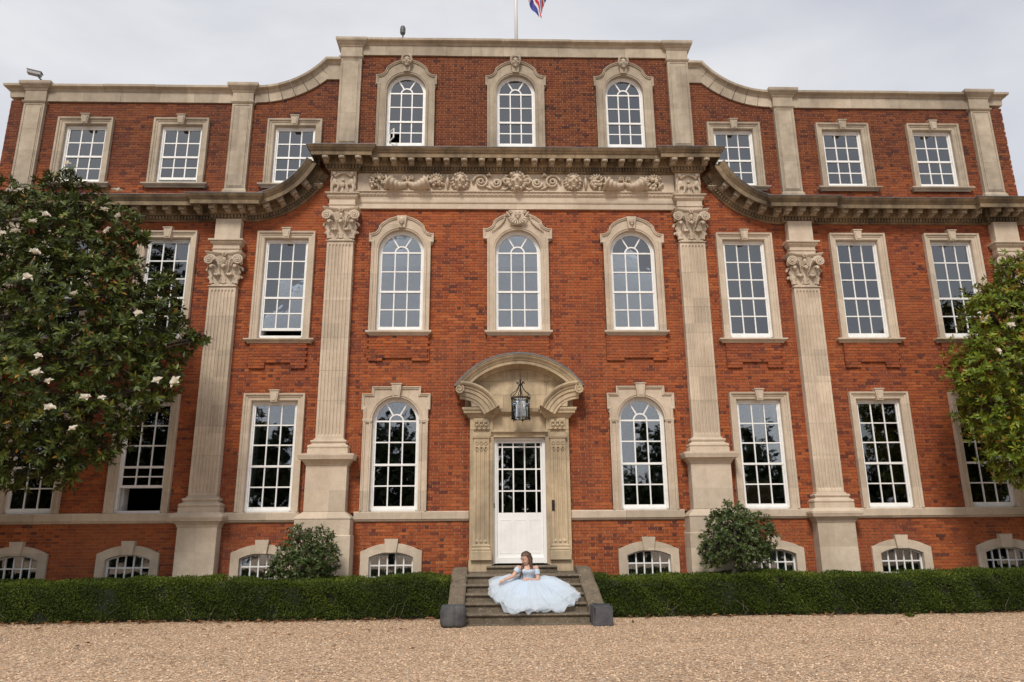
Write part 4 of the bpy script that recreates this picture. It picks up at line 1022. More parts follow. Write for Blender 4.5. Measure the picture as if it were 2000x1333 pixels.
# far end of the hall has an arched window onto the garden
q.box(-.7, .27, 5.9, 6, .9, 3.9).box(.63, .7, 5.9, 6, .9, 3.9).box(.27, .63, 5.9, 6, .9, 2.2).box(.27, .63, 5.9, 6, 3.55, 3.9).box(.27, .63, 5.92, 5.98, 2.95, 2.99)
q.build('hall', 'room_dark', door, fix=False)

# ---------------------------------------------------------------- entrance steps
steps = empty('entrance_steps', (0, -1.5, 0)); tag(steps, 'worn stone entrance steps between two sloping cheek walls below the white door', 'steps')
SF = [-2.55, -2.2, -1.85, -1.5, -1.15]; SZ = [.185, .335, .475, .62, .775]
def put(o, par_): o.parent = par_; o.matrix_parent_inverse = Matrix.Translation(par_.location).inverted(); return o
def step_mesh(x0, x1, yf, yb, z0, z1, seed):
    q = MB(); r = random.Random(seed); n = 14; rings = []
    for i in range(n+1):
        x = x0+(x1-x0)*i/n; d = r.uniform(-.006, .006); sag = -.010*math.sin(PI*i/n)
        rings.append([(x, yb, z0), (x, yf+.03, z0), (x, yf+.03, z1-.055), (x, yf+.01, z1-.052), (x, yf-.005+d, z1-.04), (x, yf-.012+d, z1-.025), (x, yf-.003+d, z1-.008+sag), (x, yf+.012, z1+sag), (x, yb, z1+sag*.3)])
    q.loft(rings, True, True, r.uniform(.3, .7)); return q
for i in range(5):
    x0, x1 = (-1.13, 1.15) if i else (-1.10, 1.13)
    put(step_mesh(x0, x1, SF[i], (SF[i+1]+.1 if i < 4 else -.3), 0 if i == 0 else SZ[i-1]-.02, SZ[i], i).build('step', 'stone_steps'), steps)
put(step_mesh(-.72, .74, -.42, .05, .78, .915, 9).build('door_sill', 'stone_steps'), steps)
put(MB().box(-1.13, 1.15, -.385, .03, .60, .80).build('landing', 'stone_steps'), steps)
put(MB().box(-1.2, 1.2, -2.72, -2.50, .0, .02).build('footing', 'stone_steps'), steps)
for s in (-1, 1):
    a, b_ = sorted((s*1.115, s*1.385)); q = MB(); r = random.Random(5+s)
    prof = [(-.25, .90), (-.62, .905), (-.80, .87)]+[(-.80-1.72*u, .87-.56*u) for u in (.2, .4, .6, .8, 1.0)]
    rings = []
    for y, z in prof:
        d = r.uniform(-.012, .012); rings.append([(a, y, 0), (a, y, z-.17), (a-.012, y, z-.15), (a-.012+d*.4, y, z-.02+d), (a+.02, y, z+d), (b_-.02, y, z+d*.5), (b_+.012, y, z-.025), (b_+.012, y, z-.15), (b_, y, z-.17), (b_, y, 0)])
    q.loft(rings, True, True); put(q.build('cheek_wall', 'stone_steps'), steps)
# stone blocks at the foot
q = MB(); rr = random.Random(2); rings = []
for i in range(9):
    u = i/8; z = .01+.345*u; k = 1-.55*(2*u-1)**4*.18-.03*(u > .9); hx, hy = .215*k, .20*k
    ring = []
    for j in range(20):
        a = 2*PI*j/20; e = 5.0; cx_, sy_ = math.cos(a), math.sin(a); den = (abs(cx_)**e+abs(sy_)**e)**(1/e)
        ring.append((-1.285+hx*cx_/den+rr.uniform(-.009, .009), -2.76+hy*sy_/den+rr.uniform(-.009, .009), z))
    rings.append(ring)
rings.append([(-1.285+(x+1.285)*.80, -2.76+(y+2.76)*.8, .353) for x, y, z in rings[-1]]); rings.append([(-1.285+(x+1.285)*.95, -2.76+(y+2.76)*.95, .315) for x, y, z in rings[-1]])
q.loft(rings, True, True)
tag(q.build('stone_block', 'stone_dark', smooth=True), 'dark rounded barrel-sided stone block left of the steps at the foot of the cheek wall', 'stone block', 'stone blocks at the foot of the steps')
q = MB(); rr = random.Random(4)
q.box(1.125, 1.155, -2.93, -2.56, .0, .335).box(1.156, 1.455, -2.95, -2.55, .0, .31); q.box(1.15, 1.47, -2.55, -2.52, .0, .34); q.box(1.456, 1.475, -2.93, -2.56, .0, .325); jit(q, .010, 3)
tag(q.build('stone_block', 'stone_dark'), 'flat-sided square grey stone block right of the steps at the foot of the cheek wall', 'stone block', 'stone blocks at the foot of the steps')

# ---------------------------------------------------------------- lantern
lan = empty('hanging_lantern', (0.02, -.50, 3.94)); tag(lan, 'black iron cylindrical lantern with candle tubes hanging on a chain under the door hood', 'lantern')
LX, LY = 0.02, -.50
q = MB()
for z in (3.965, 4.385, 4.41): q.tube([(LX+.205*math.cos(t*PI/10), LY+.205*math.sin(t*PI/10), z) for t in range(21)], .011, 5)
for i in range(6):
    a = i*PI/3+.3; q.tube([(LX+.205*math.cos(a), LY+.205*math.sin(a), 3.95), (LX+.205*math.cos(a), LY+.205*math.sin(a), 4.42)], .009, 5)
    q.tube([(LX+.205*math.cos(a), LY+.205*math.sin(a), 3.95), (LX+.205*math.cos(a), LY+.205*math.sin(a), 3.90)], [.012, .004], 5)
    q.tube([(LX+.10*math.cos(a)*math.cos(0), LY+.10*math.sin(a), 3.95+.02*math.sin(t)) if t == 0 else (LX+(.10+.1*t/6)*math.cos(a+.2*math.sin(t)), LY+(.10+.1*t/6)*math.sin(a+.2*math.sin(t)), 3.945) for t in range(7)], .007, 4)
put(q.build('cage', 'iron'), lan)
q = MB()
for i in range(6):
    a = i*PI/3+.3; ca, sa = math.cos(a), math.sin(a)
    pts = [(.20, 4.42), (.225, 4.45), (.215, 4.49), (.17, 4.515), (.11, 4.56), (.06, 4.63), (.035, 4.71), (.06, 4.76), (.09, 4.755), (.085, 4.725)]
    q.tube([(LX+r*ca, LY+r*sa, z) for r, z in pts], .009, 5)
q.tube([(LX, LY, 4.40), (LX, LY, 4.80)], .014, 6); q.ball((LX, LY, 4.70), .03, 8, 6); q.ball((LX, LY, 4.80), .022, 8, 6); put(q.build('scroll_crown', 'iron'), lan)
q = MB()
for i in range(8):
    z = 4.815+i*.05; a = (i % 2)*PI/2
    q.tube([(LX+.016*math.cos(t*PI/5)*math.cos(a), LY+.016*math.cos(t*PI/5)*math.sin(a), z+.03*math.sin(t*PI/5)) for t in range(11)], .006, 4)
put(q.build('chain', 'rusty_iron'), lan)
q = MB(); n = 18
for i in range(n):
    a, b_ = 2*PI*i/n, 2*PI*(i+1)/n
    q.add([(LX+.198*math.cos(a), LY+.198*math.sin(a), 3.97), (LX+.198*math.cos(b_), LY+.198*math.sin(b_), 3.97), (LX+.198*math.cos(b_), LY+.198*math.sin(b_), 4.38), (LX+.198*math.cos(a), LY+.198*math.sin(a), 4.38)], [(0, 1, 2, 3)])
put(q.build('glass_cylinder', 'glass', fix=False), lan)
for i in range(4):
    a = i*PI/2+.5; x, y = LX+.08*math.cos(a), LY+.08*math.sin(a)
    put(MB().lathe([(.014, 0), (.014, .22), (.008, .225), (.010, .25), (.0, .29)], (x, y, 4.05), 8).lathe([(.0, -.02), (.025, -.01), (.028, .0), (0, .0)], (x, y, 4.05), 8).build('candle', 'candle', smooth=True), lan)
q = MB(); q.tube([(LX, LY, 4.72), (LX, LY, 4.0)], .008, 5)
for i in range(4):
    a = i*PI/2+.5; q.tube([(LX, LY, 4.0), (LX+.05*math.cos(a), LY+.05*math.sin(a), 3.99), (LX+.08*math.cos(a), LY+.08*math.sin(a), 4.04)], .007, 5)
put(q.build('candle_arms', 'iron'), lan)

# ---------------------------------------------------------------- on the roof: flagpole, flag, cameras
q = MB(); q.tube([(.07, 1.0, 13.0), (.075, 1.0, 18.6)], [.055, .035], 10); q.ball((.075, 1.0, 18.65), .08, 10, 8); q.lathe([(.14, 0), (.14, .06), (.07, .09), (.06, .2)], (.07, 1.0, 13.1), 12)
tag(q.build('flagpole', 'pole_white', smooth=True), 'white flagpole standing on the roof above the centre window', 'flagpole')
def jack(u, v):                                             # u along 0..2, v up 0..1
    x, y = (u-1)/2*60, (v-.5)*30
    if abs(x) < 3 or abs(y) < 3: return 0
    if abs(x) < 5 or abs(y) < 5: return 1
    L = math.hypot(60, 30); d1 = (x*30-y*60)/L; d2 = (x*30+y*60)/L
    for d in (d1, d2):
        if abs(d) < 1.2: return 0
        if abs(d) < 3: return 1
    return 2
q = MB(); NU, NV = 84, 44; fm = []
for i in range(NU+1):
    u = i/NU
    for j in range(NV+1):
        v = j/NV
        # the cloth hangs limp from the hoist, the fly drooping down and away in folds
        HB, HT, FB, FT = (.10, 16.55), (.10, 17.75), (.74, 15.12), (1.02, 16.25)
        x = (HB[0]*(1-u)+FB[0]*u)*(1-v)+(HT[0]*(1-u)+FT[0]*u)*v + .05*math.sin(u*9+v*4)*u
        z = (HB[1]*(1-u)+FB[1]*u)*(1-v)+(HT[1]*(1-u)+FT[1]*u)*v - .05*math.sin(u*6.5)*u
        y = 1.0+.13*math.sin(u*11+v*3.5)*min(1, u*2)+.06*math.sin(u*23-v*5)*u
        q.v.append((x, y, z))
for i in range(NU):
    for j in range(NV):
        a = i*(NV+1)+j; q.f.append((a, a+NV+1, a+NV+2, a+1)); q.t.append(.5); fm.append(jack(2*(i+.5)/NU, (j+.5)/NV))
me = q.mesh('flag', True)
for k in ('flag_red', 'flag_white', 'flag_blue'): me.materials.append(M[k])
me.polygons.foreach_set('material_index', fm)
tag(link('flag', me, None), 'limp red, white and blue union flag drooping from the white flagpole', 'flag')
cr0 = empty('security_camera', (-2.88, .1, 13.71)); tag(cr0, 'small dark camera on a short post on top of the parapet', 'security camera')
put(MB().lathe([(.05, 0), (.05, .02), (.02, .03), (.02, .28), (.03, .30)], (-2.88, .1, 13.71), 10).build('post', 'camera_white'), cr0)
q = MB(); q.lathe([(.0, 0), (.055, .01), (.07, .05), (.07, .18), (.055, .23), (0, .24)], (-2.885, .09, 14.0), 12); put(q.build('housing', 'camera_plastic', smooth=True), cr0)
put(MB().lathe([(.0, 0), (.04, 0), (.05, .02), (.05, .05)], (-2.87, .02, 13.98), 10).build('lens_hood', 'camera_plastic'), cr0)
fl0 = empty('floodlight_camera', (-11.7, .05, 12.33)); tag(fl0, 'flat grey camera housing on a bent arm at the far corner of the roof', 'security camera')
put(MB().tube([(-11.68, .05, 12.34), (-11.72, .05, 12.50), (-11.80, .0, 12.58), (-11.82, -.02, 12.66)], .022, 6).lathe([(.05, 0), (.05, .02), (.02, .03)], (-11.68, .05, 12.34), 8).build('arm', 'camera_plastic'), fl0)
q = MB(); q.box(-.17, .13, -.07, .07, -.05, .03).box(-.19, .15, -.085, .085, .031, .042).box(-.173, -.1701, -.045, .045, -.035, .02)
hb = put(q.build('housing', 'camera_white'), fl0); hb.matrix_parent_inverse = Matrix.Identity(4); hb.location = (-.20, -.05, .37); hb.rotation_euler = (0, .12, .25)

# ---------------------------------------------------------------- foliage (numpy)
def leaf_mesh(name, base, direc, norm, length, width, tone, mat, parent=None, fold=.18, bend=.12):
    """one folded leaf per row; base/direc/norm are (n,3)"""
    n = len(base); side = np.cross(direc, norm); side /= np.linalg.norm(side, axis=1)[:, None]+1e-9
    nm = np.cross(side, direc); L = length[:, None]; Wd = width[:, None]
    mid = base+direc*L*.52-nm*L*bend*.25; tip = base+direc*L-nm*L*bend
    l = mid-side*Wd*.5+nm*Wd*fold; r = mid+side*Wd*.5+nm*Wd*fold
    V = np.stack([base, l, mid, r, tip], 1).reshape(-1, 3)
    F = np.array([[0, 2, 1], [0, 3, 2], [2, 4, 1], [2, 3, 4]])
    F = (F[None]+5*np.arange(n)[:, None, None]).reshape(-1, 3)
    me = bpy.data.meshes.new(name); me.vertices.add(len(V)); me.vertices.foreach_set('co', V.astype(np.float32).ravel())
    me.loops.add(F.size); me.loops.foreach_set('vertex_index', F.astype(np.int32).ravel())
    me.polygons.add(len(F)); me.polygons.foreach_set('loop_start', np.arange(0, F.size, 3, dtype=np.int32)); me.polygons.foreach_set('loop_total', np.full(len(F), 3, np.int32))
    a = me.attributes.new('tone', 'FLOAT', 'FACE'); a.data.foreach_set('value', np.repeat(tone, 4).astype(np.float32))
    me.update(calc_edges=True); me.validate()
    return link(name, me, mat, parent)
def unit(v): return v/(np.linalg.norm(v, axis=-1, keepdims=True)+1e-9)
def rosettes(P, A, per, lmin, lmax, wr, rng, open_=(.6, 1.25)):
    """P twig ends, A axes -> leaf arrays"""
    n = len(P); t = unit(np.cross(A, rng.normal(size=(n, 3)))); b_ = np.cross(A, t)
    B, Dn, Nn, Ls, Ws = [], [], [], [], []
    for k in range(per):
        ph = k*2.4+rng.uniform(0, .5, n); th = rng.uniform(open_[0], open_[1], n)
        rad = t*np.cos(ph)[:, None]+b_*np.sin(ph)[:, None]
        d = unit(A*np.cos(th)[:, None]+rad*np.sin(th)[:, None]+np.array([0, 0, -.12])); nn = unit(A*np.sin(th)[:, None]-rad*np.cos(th)[:, None])
        L = rng.uniform(lmin, lmax, n); B.append(P-A*rng.uniform(0, .07, n)[:, None]); Dn.append(d); Nn.append(nn); Ls.append(L); Ws.append(L*wr*rng.uniform(.85, 1.15, n))
    return [np.concatenate(q) for q in (B, Dn, Nn, Ls, Ws)]
def lobe_points(lobes, density, rng, shell=.72, reject=.80):
    P, A = [], []
    L = np.array(lobes)
    for i, (x, y, z, r) in enumerate(lobes):
        n = int(density*r*r*4*PI)
        d = unit(rng.normal(size=(n, 3))); rr = r*(1-rng.random(n)**1.4*(1-shell))*rng.uniform(.93, 1.09, n)
        p = np.array([x, y, z])+d*rr[:, None]*np.array([1, .92, 1])
        keep = np.ones(n, bool)
        for j in range(len(lobes)):
            if j != i: keep &= (np.linalg.norm(p-L[j, :3], axis=1) > L[j, 3]*reject)
        P.append(p[keep]); A.append(d[keep])
    P, A = np.concatenate(P), np.concatenate(A)
    return P, unit(A+np.array([0, -.05, .45])+rng.normal(size=A.shape)*.35)
LEFT = [(-9.47,-1.9,8.22,.70),(-10.15,-1.8,7.51,1.04),(-8.68,-2.0,7.43,.82),(-9.24,-2.1,5.97,1.30),(-7.99,-2.1,6.4,.70),(-7.39,-2.2,5.52,.72),(-8.1,-2.3,4.88,1.0),(-6.87,-2.2,5.26,.45),(-6.46,-2.3,5.2,.20),(-9.43,-2.2,4.4,1.25),(-8.16,-2.3,3.88,.80),(-7.3,-2.3,4.32,.56),(-8.67,-2.2,3.13,.60),(-9.57,-2.1,3.05,.62),(-11.27,-1.9,6.03,1.52),(-10.76,-2.0,3.55,1.15),(-11.27,-1.8,7.96,.94),(-7.23,-2.1,6.4,.33),(-7.87,-2.1,7.45,.27),(-7.93,-2.2,3.22,.36),(-6.78,-2.3,4.42,.25),(-10.3,-2.1,2.95,.62),(-11.4,-2.1,2.6,.9),(-7.65,-2.3,3.55,.35),(-6.25,-2.35,5.3,.14)]
RIGHT = [(10.93,-1.6,6.6,.70),(10.16,-1.7,5.83,.74),(9.74,-1.8,4.76,.82),(9.58,-1.8,3.86,.66),(10.52,-1.7,3.71,1.13),(9.85,-1.8,3.03,.61),(11.22,-1.6,5.24,1.5),(9.74,-1.8,6.19,.33),(9.09,-1.9,4.47,.32),(10.59,-1.7,6.92,.34),(11.92,-1.5,6.64,.88),(9.83,-1.8,2.63,.27),(11.07,-1.6,2.89,.92)]
FLOW = [(-9.26,-2.34,8.90),(-8.19,-2.34,8.3),(-8.2,-2.67,7.73),(-9.38,-2.58,7.66),(-9.5,-2.7,7.46),(-8.08,-2.64,7.31),(-9.98,-2.84,7.16),(-9.75,-2.79,7.21),(-8.29,-3.08,5.86),(-7.72,-2.07,7.14),(-7.15,-2.96,5.52),(-8.67,-3.24,4.65),(-8.64,-3.25,4.32),(-8.49,-3.11,4.22),(-6.79,-2.67,4.31),(-6.52,-2.48,4.33),(-7.82,-3.1,3.91),(-7.6,-2.96,3.94),(-8.43,-3.09,3.72),(-9.02,-3.28,6.59),(-8.0,-2.48,7.69),(-8.97,-3.43,6.06),(-8.01,-2.99,3.38)]
def petal_flower(seed):
    r = random.Random(seed); q = MB()
    for k in range(8):
        a = k*2*PI/8*(1 if k < 8 else 1)+r.uniform(-.2, .2); op = (.55 if k % 2 else 1.0)*r.uniform(.8, 1.25); L = r.uniform(.10, .135); rings = []
        for i in range(6):
            v = i/5; th = op*(.3+v*.9); rr = .01+L*math.sin(th)*v; zz = L*math.cos(th)*v; wd = .058*math.sin(PI*(.12+.80*v))
            rings.append([(rr*math.cos(a)-u*wd*math.sin(a)-.02*(1-u*u)*math.cos(a)*-1*v, rr*math.sin(a)+u*wd*math.cos(a)+.02*(1-u*u)*math.sin(a)*v, zz+.02*u*u) for u in (-1, -.5, 0, .5, 1)])
        q.loft(rings, False, False, tone=r.uniform(.1, .62))
    q.ball((0, 0, .03), (.018, .018, .04), 6, 5, tone=.9)
    return q
def magnolia(name, label, lobes, trunk, mat, dens, flowers, seed, tone_shift, lsz, odd_f):
    rng = np.random.default_rng(seed); root = empty(name, (trunk[0], trunk[1], 0)); tag(root, label, 'tree', 'magnolia trees against the mansion')
    P, A = lobe_points(lobes, dens, rng)
    # inner fill so that the crown is not hollow
    P2, A2 = lobe_points([(x, y, z, r*.66) for x, y, z, r in lobes], dens*.45, rng, .5, .35)
    P = np.concatenate([P, P2]); A = np.concatenate([A, A2])
    # loose sprigs that break the outline
    P3, A3 = lobe_points([(x, y, z, r*1.10+.07) for x, y, z, r in lobes], dens*.22, rng, .78, .97); P = np.concatenate([P, P3]); A = np.concatenate([A, A3])
    B, Dn, Nn, Ls, Ws = rosettes(P, A, 9, lsz[0], lsz[1], .33, rng)
    rost = np.tile(rng.normal(0, .13, len(P)), 9)
    keep = (B[:, 1] < -.15) & (B[:, 0] > -13.6) & (B[:, 0] < 13.6); B, Dn, Nn, Ls, Ws = (q[keep] for q in (B, Dn, Nn, Ls, Ws)); rost = rost[keep]
    tone = np.clip(rng.beta(2, 3, len(B))*.9+tone_shift+rost, 0, .91); odd = rng.random(len(B)); tone[odd < odd_f] = rng.uniform(.95, 1, (odd < odd_f).sum())
    cam = np.array(CAM); vis = np.linalg.norm(B-cam, axis=1)-Ls*2.5+np.where(np.abs(B[:, 0]) > 10.2, 9, 0)+np.abs(Dn[:, 1])*.4
    order = np.argsort(vis); pick = np.zeros(len(B), bool); pick[order[:300]] = True; rest = ~pick
    tag(put0(leaf_mesh('crown', B[rest], Dn[rest], Nn[rest], Ls[rest], Ws[rest], tone[rest], mat), root), kind='stuff')
    vars_ = []
    for k in range(6):
        o = leaf_mesh('leaf', np.zeros((1, 3)), np.array([[0, 1., 0]]), np.array([[0, 0, 1.]]), np.array([1.]), np.array([.36]), np.array([.12+k*.13]), mat); vars_.append(o.data); bpy.data.objects.remove(o)
    for i in np.nonzero(pick)[0]:
        o = bpy.data.objects.new('leaf', vars_[int(rng.integers(0, 6))]); COL.objects.link(o)
        d = Vector(Dn[i]); nn = Vector(Nn[i]); sd_ = d.cross(nn).normalized(); nn = sd_.cross(d)
        mm = Matrix((sd_, d, nn)).transposed().to_4x4() @ Matrix.Scale(float(Ls[i]), 4); mm.translation = Vector(B[i])
        o.parent = root; o.matrix_parent_inverse = Matrix.Translation(root.location).inverted(); o.matrix_basis = mm
    t = MB(); r = random.Random(seed); tx, ty = trunk
    t.tube([(tx, ty, -.05), (tx+.03, ty, .8), (tx-.05, ty-.05, 2.0), (tx+.05, ty-.1, 4.0), (tx, ty-.2, 6.3)], [.20, .16, .14, .10, .05], 9)
    for x, y, z, rr in lobes:
        if abs(x) > 12.4: continue
        z0 = max(1.2, z-.45); m0 = Vector((tx+(x-tx)*.3, ty-.1, min(z0, 6.2)))
        if abs(x-tx) > 2.2 and z < 4.0: m0 = Vector((x-1.0*(1 if x > tx else -1), ty-.6, z+.25))
        e = Vector((x, y, z)); mid = (m0+e)/2+Vector((r.uniform(-.2, .2), -.1, -.15))
        t.tube([m0, mid, e], [.05, .038, .02], 6)
        for k in range(5):
            dd = Vector((r.uniform(-1, 1), r.uniform(-1, .6), r.uniform(-.5, 1))).normalized()*rr*.85; t.tube([e, e+dd*.55+Vector((0, 0, .04)), e+dd], [.018, .012, .006], 5)
    put0(t.build('trunk', 'bark', smooth=True), root)
    fms = [petal_flower(60+k).mesh('flower', True) for k in range(4)]
    for f in fms: f.materials.append(M['petal'])
    for k, p in enumerate(flowers):
        o = bpy.data.objects.new('flower', fms[k % 4]); COL.objects.link(o); o.parent = root; o.matrix_parent_inverse = Matrix.Translation(root.location).inverted()
        o.location = Vector(p)+Vector((0, -.10, 0)); sc = r.uniform(.55, .95); o.scale = (sc, sc, sc); o.rotation_euler = (r.uniform(.2, 1.15), r.uniform(-.5, .5), r.uniform(-.7, .7))
    return root
def put0(o, par_): o.parent = par_; o.matrix_parent_inverse = Matrix.Translation(par_.location).inverted(); return o
magnolia('magnolia_tree', 'tall dark green magnolia with large white flowers in front of the left wing', LEFT, (-11.9, -1.3), 'magnolia_leaf', 23, FLOW, 41, .02, (.11, .185), .018)
magnolia('magnolia_tree', 'bright yellow green magnolia with russet leaves at the right edge', RIGHT, (10.9, -1.0), 'magnolia_leaf_sunny', 36, [(9.77, -2.31, 5.49), (9.24, -2.52, 4.91)], 43, .12, (.095, .165), .05)

# hedges
def hedge(label, x0, x1, seed):
    rng = np.random.default_rng(seed); yf, yb, zt = -1.52, -.52, .72; root = empty('hedge', ((x0+x1)/2, -1.0, 0)); tag(root, label, 'hedge', 'clipped hedges along the foot of the facade')
    Lx = x1-x0; n = 0; Ps, Ns = [], []
    def wob(x, z=0): return .045*np.sin(x*1.3+seed)+.032*np.sin(x*4.3+z*3+np.sin(x*.7)*2)+.022*np.sin(x*9.1+z*7)
    n = int(Lx*5200); x = rng.uniform(x0, x1, n); z = rng.uniform(.02, zt, n); rd = np.clip((z-(zt-.14))/.14, 0, 1)
    y = yf+wob(x, z)+.11*rd**2+rng.uniform(-.03, .06, n)+.02*np.sin(z*9+x*2); Ps.append(np.stack([x, y, z+wob(x)*.3], 1)); Ns.append(np.stack([np.zeros(n), -np.ones(n), rd*1.2], 1))
    n = int(Lx*5200); x = rng.uniform(x0, x1, n); y = rng.uniform(yf+.05, yb, n); z = zt+wob(x)*.6+.02*np.sin(y*7+x*3)+rng.uniform(-.05, .03, n)-.10*np.clip((yf+.2-y)/.2, 0, 1)**2
    Ps.append(np.stack([x, y, z], 1)); Ns.append(np.tile([0, -.1, 1.], (n, 1)))
    for xe, sx in ((x0, -1), (x1, 1)):
        n = 2600; y = rng.uniform(yf+.05, yb, n); z = rng.uniform(.02, zt, n); Ps.append(np.stack([xe+sx*rng.uniform(-.04, .03, n), y, z], 1)); Ns.append(np.tile([sx, 0., .1], (n, 1)))
    n = int(Lx*60); x = rng.uniform(x0, x1, n); Ps.append(np.stack([x, rng.uniform(yf+.05, yb, n), zt+wob(x)*.6+rng.uniform(.0, .06, n)], 1)); Ns.append(np.tile([0, 0, 1.], (n, 1)))
    P = np.concatenate(Ps); Nz = np.concatenate(Ns)[:, 2]; N = unit(np.concatenate(Ns)+rng.normal(size=P.shape)*.35)
    d = unit(N*.55+rng.normal(size=P.shape)*.8+np.array([0, 0, .35])); nn = unit(N+rng.normal(size=P.shape)*.5)
    L = rng.uniform(.022, .05, len(P)); tone = np.clip(rng.beta(2, 3, len(P))*.85+np.where(Nz > .9, .22, 0)-.05+.22*np.sin(P[:, 0]*2.3+seed)*.5+.1*np.sin(P[:, 0]*7+P[:, 2]*9), 0, 1)  # top leaves toned lighter: light from above put into their colour
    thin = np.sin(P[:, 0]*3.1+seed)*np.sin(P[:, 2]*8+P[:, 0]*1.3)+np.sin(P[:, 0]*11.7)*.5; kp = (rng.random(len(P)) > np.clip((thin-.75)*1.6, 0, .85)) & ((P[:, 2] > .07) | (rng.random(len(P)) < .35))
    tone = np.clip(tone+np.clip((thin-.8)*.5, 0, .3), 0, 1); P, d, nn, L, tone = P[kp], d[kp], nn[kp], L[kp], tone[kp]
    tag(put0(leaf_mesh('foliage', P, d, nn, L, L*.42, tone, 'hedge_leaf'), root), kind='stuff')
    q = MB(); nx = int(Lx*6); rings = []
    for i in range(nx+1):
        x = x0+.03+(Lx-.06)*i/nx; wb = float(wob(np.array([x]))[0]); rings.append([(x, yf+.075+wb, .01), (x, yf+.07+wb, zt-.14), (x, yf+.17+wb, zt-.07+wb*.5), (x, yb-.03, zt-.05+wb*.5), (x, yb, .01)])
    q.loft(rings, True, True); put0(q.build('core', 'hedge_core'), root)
    t = MB(); r = random.Random(seed)
    for i in range(int(Lx*1.6)):
        x = r.uniform(x0+.1, x1-.1); t.tube([(x, yf+.05, .0), (x+r.uniform(-.1, .1), yf-.02, .12), (x+r.uniform(-.2, .2), yf-.03, .3)], [.005, .004, .002], 4)
    tag(put0(t.build('twigs', 'twig'), root), kind='stuff')
hedge('low clipped hedge running from the steps towards the dark flowering magnolia', -13.4, -1.42, 4)
hedge('low clipped hedge running from the steps towards the bright magnolia', 1.42, 13.4, 8)
# shrubs behind the hedges
def shrub(label, lobes, stem, seed, n_sprig, bare):
    rng = np.random.default_rng(seed); root = empty('round_shrub', (stem[0], stem[1], 0)); tag(root, label, 'shrub', 'round shrubs rising above the hedges')
    P, A = lobe_points(lobes, n_sprig, rng, .62, .72); P2, A2 = lobe_points([(x, y, z, r*.6) for x, y, z, r in lobes], n_sprig*.5, rng, .4, .3); P = np.concatenate([P, P2]); A = np.concatenate([A, A2])
    B, Dn, Nn, Ls, Ws = rosettes(P, A, 7, .05, .085, .45, rng)
    tone = np.clip(rng.beta(2, 3, len(B))*.95, 0, 1)
    tag(put0(leaf_mesh('crown', B, Dn, Nn, Ls, Ws, tone, 'shrub_leaf'), root), kind='stuff')
    t = MB(); r = random.Random(seed); tx, ty = stem; c0 = Vector(lobes[0][:3])
    for k in range(5):
        e = c0+Vector((r.uniform(-.3, .3), r.uniform(-.2, .2), r.uniform(-.1, .2))); t.tube([(tx+r.uniform(-.08, .08), ty+r.uniform(-.05, .05), 0), (tx+r.uniform(-.1, .1), ty, .6), e], [.07, .055, .03], 7)
    for x, y, z, rr in lobes:
        e = Vector((x, y, z)); t.tube([c0, (c0+e)/2, e], [.03, .02, .012], 5)
        for k in range(4): t.tube([e, e+Vector((r.uniform(-1, 1), r.uniform(-1, .5), r.uniform(-.4, 1))).normalized()*rr*.8], [.01, .004], 4)
    if bare:
        for k in range(9):
            x = -4.42+r.uniform(-.22, .25); z = 1.62+r.uniform(-.05, .1); t.tube([(x, -1.25, z-.1), (x+.05, -1.42, z+.02), (x+.18*r.uniform(-1, 1), -1.47, z+.05*r.uniform(-1, 1)), (x+.3*r.uniform(-1, 1), -1.43, z-.12)], [.008, .007, .006, .003], 4)
    put0(t.build('stems', 'twig' if bare else 'bark', smooth=True), root)
shrub('round dark shrub with a few bare twigs showing on top, left of the steps', [(-4.33, -1.0, 1.22, .46), (-4.62, -1.05, 1.08, .36), (-4.06, -1.0, 1.38, .38), (-3.92, -1.05, 1.12, .32), (-4.45, -1.0, 1.52, .27), (-4.85, -1.1, .88, .20), (-4.3, -1.15, .92, .34), (-3.85, -1.0, .98, .24)], (-4.3, -.95), 12, 95, True)
shrub('round leafy shrub on a short dark stem right of the steps', [(4.30, -1.0, 1.55, .55), (3.98, -1.0, 1.35, .42), (4.70, -1.0, 1.62, .40), (4.28, -1.0, 1.85, .33), (4.05, -1.0, 1.72, .34), (4.90, -1.05, 1.42, .28), (3.82, -1.05, 1.12, .30), (4.45, -1.1, 1.22, .40), (4.88, -1.0, 1.10, .2), (5.02, -1.0, 1.62, .12)], (4.26, -.95), 15, 95, False)

# ---------------------------------------------------------------- gravel stones, fallen leaves, a weed
rng = np.random.default_rng(77)
n = 60000; yy = -1.6-np.abs(rng.beta(1.0, 1.25, n))*9.5; xx = rng.uniform(-1, 1, n)*(10.5+(yy+1.6)*.42)+.2
sz = .007+.013*rng.random(n)**1.6
keep = ~((np.abs(xx) < 1.55) & (yy > -2.75)); xx, yy, sz = xx[keep], yy[keep], sz[keep]; n = len(xx)
octv = np.array([[1, 0, 0], [-.9, .1, 0], [0, 1, 0], [.1, -1, 0], [0, 0, .55], [0, 0, -.5]]); octf = np.array([[0, 2, 4], [2, 1, 4], [1, 3, 4], [3, 0, 4]])
ang = rng.uniform(0, 2*PI, n); ca, sa = np.cos(ang), np.sin(ang); st_ = rng.uniform(.7, 1.3, (n, 3))
V = octv[None]*st_[:, None]; V = np.stack([V[..., 0]*ca[:, None]-V[..., 1]*sa[:, None], V[..., 0]*sa[:, None]+V[..., 1]*ca[:, None], V[..., 2]+rng.normal(0, .2, (n, 6))*.5], -1)*sz[:, None, None]
V += np.stack([xx, yy, np.full(n, .003)], 1)[:, None]
F = (octf[None]+6*np.arange(n)[:, None, None]).reshape(-1, 3); V = V.reshape(-1, 3)
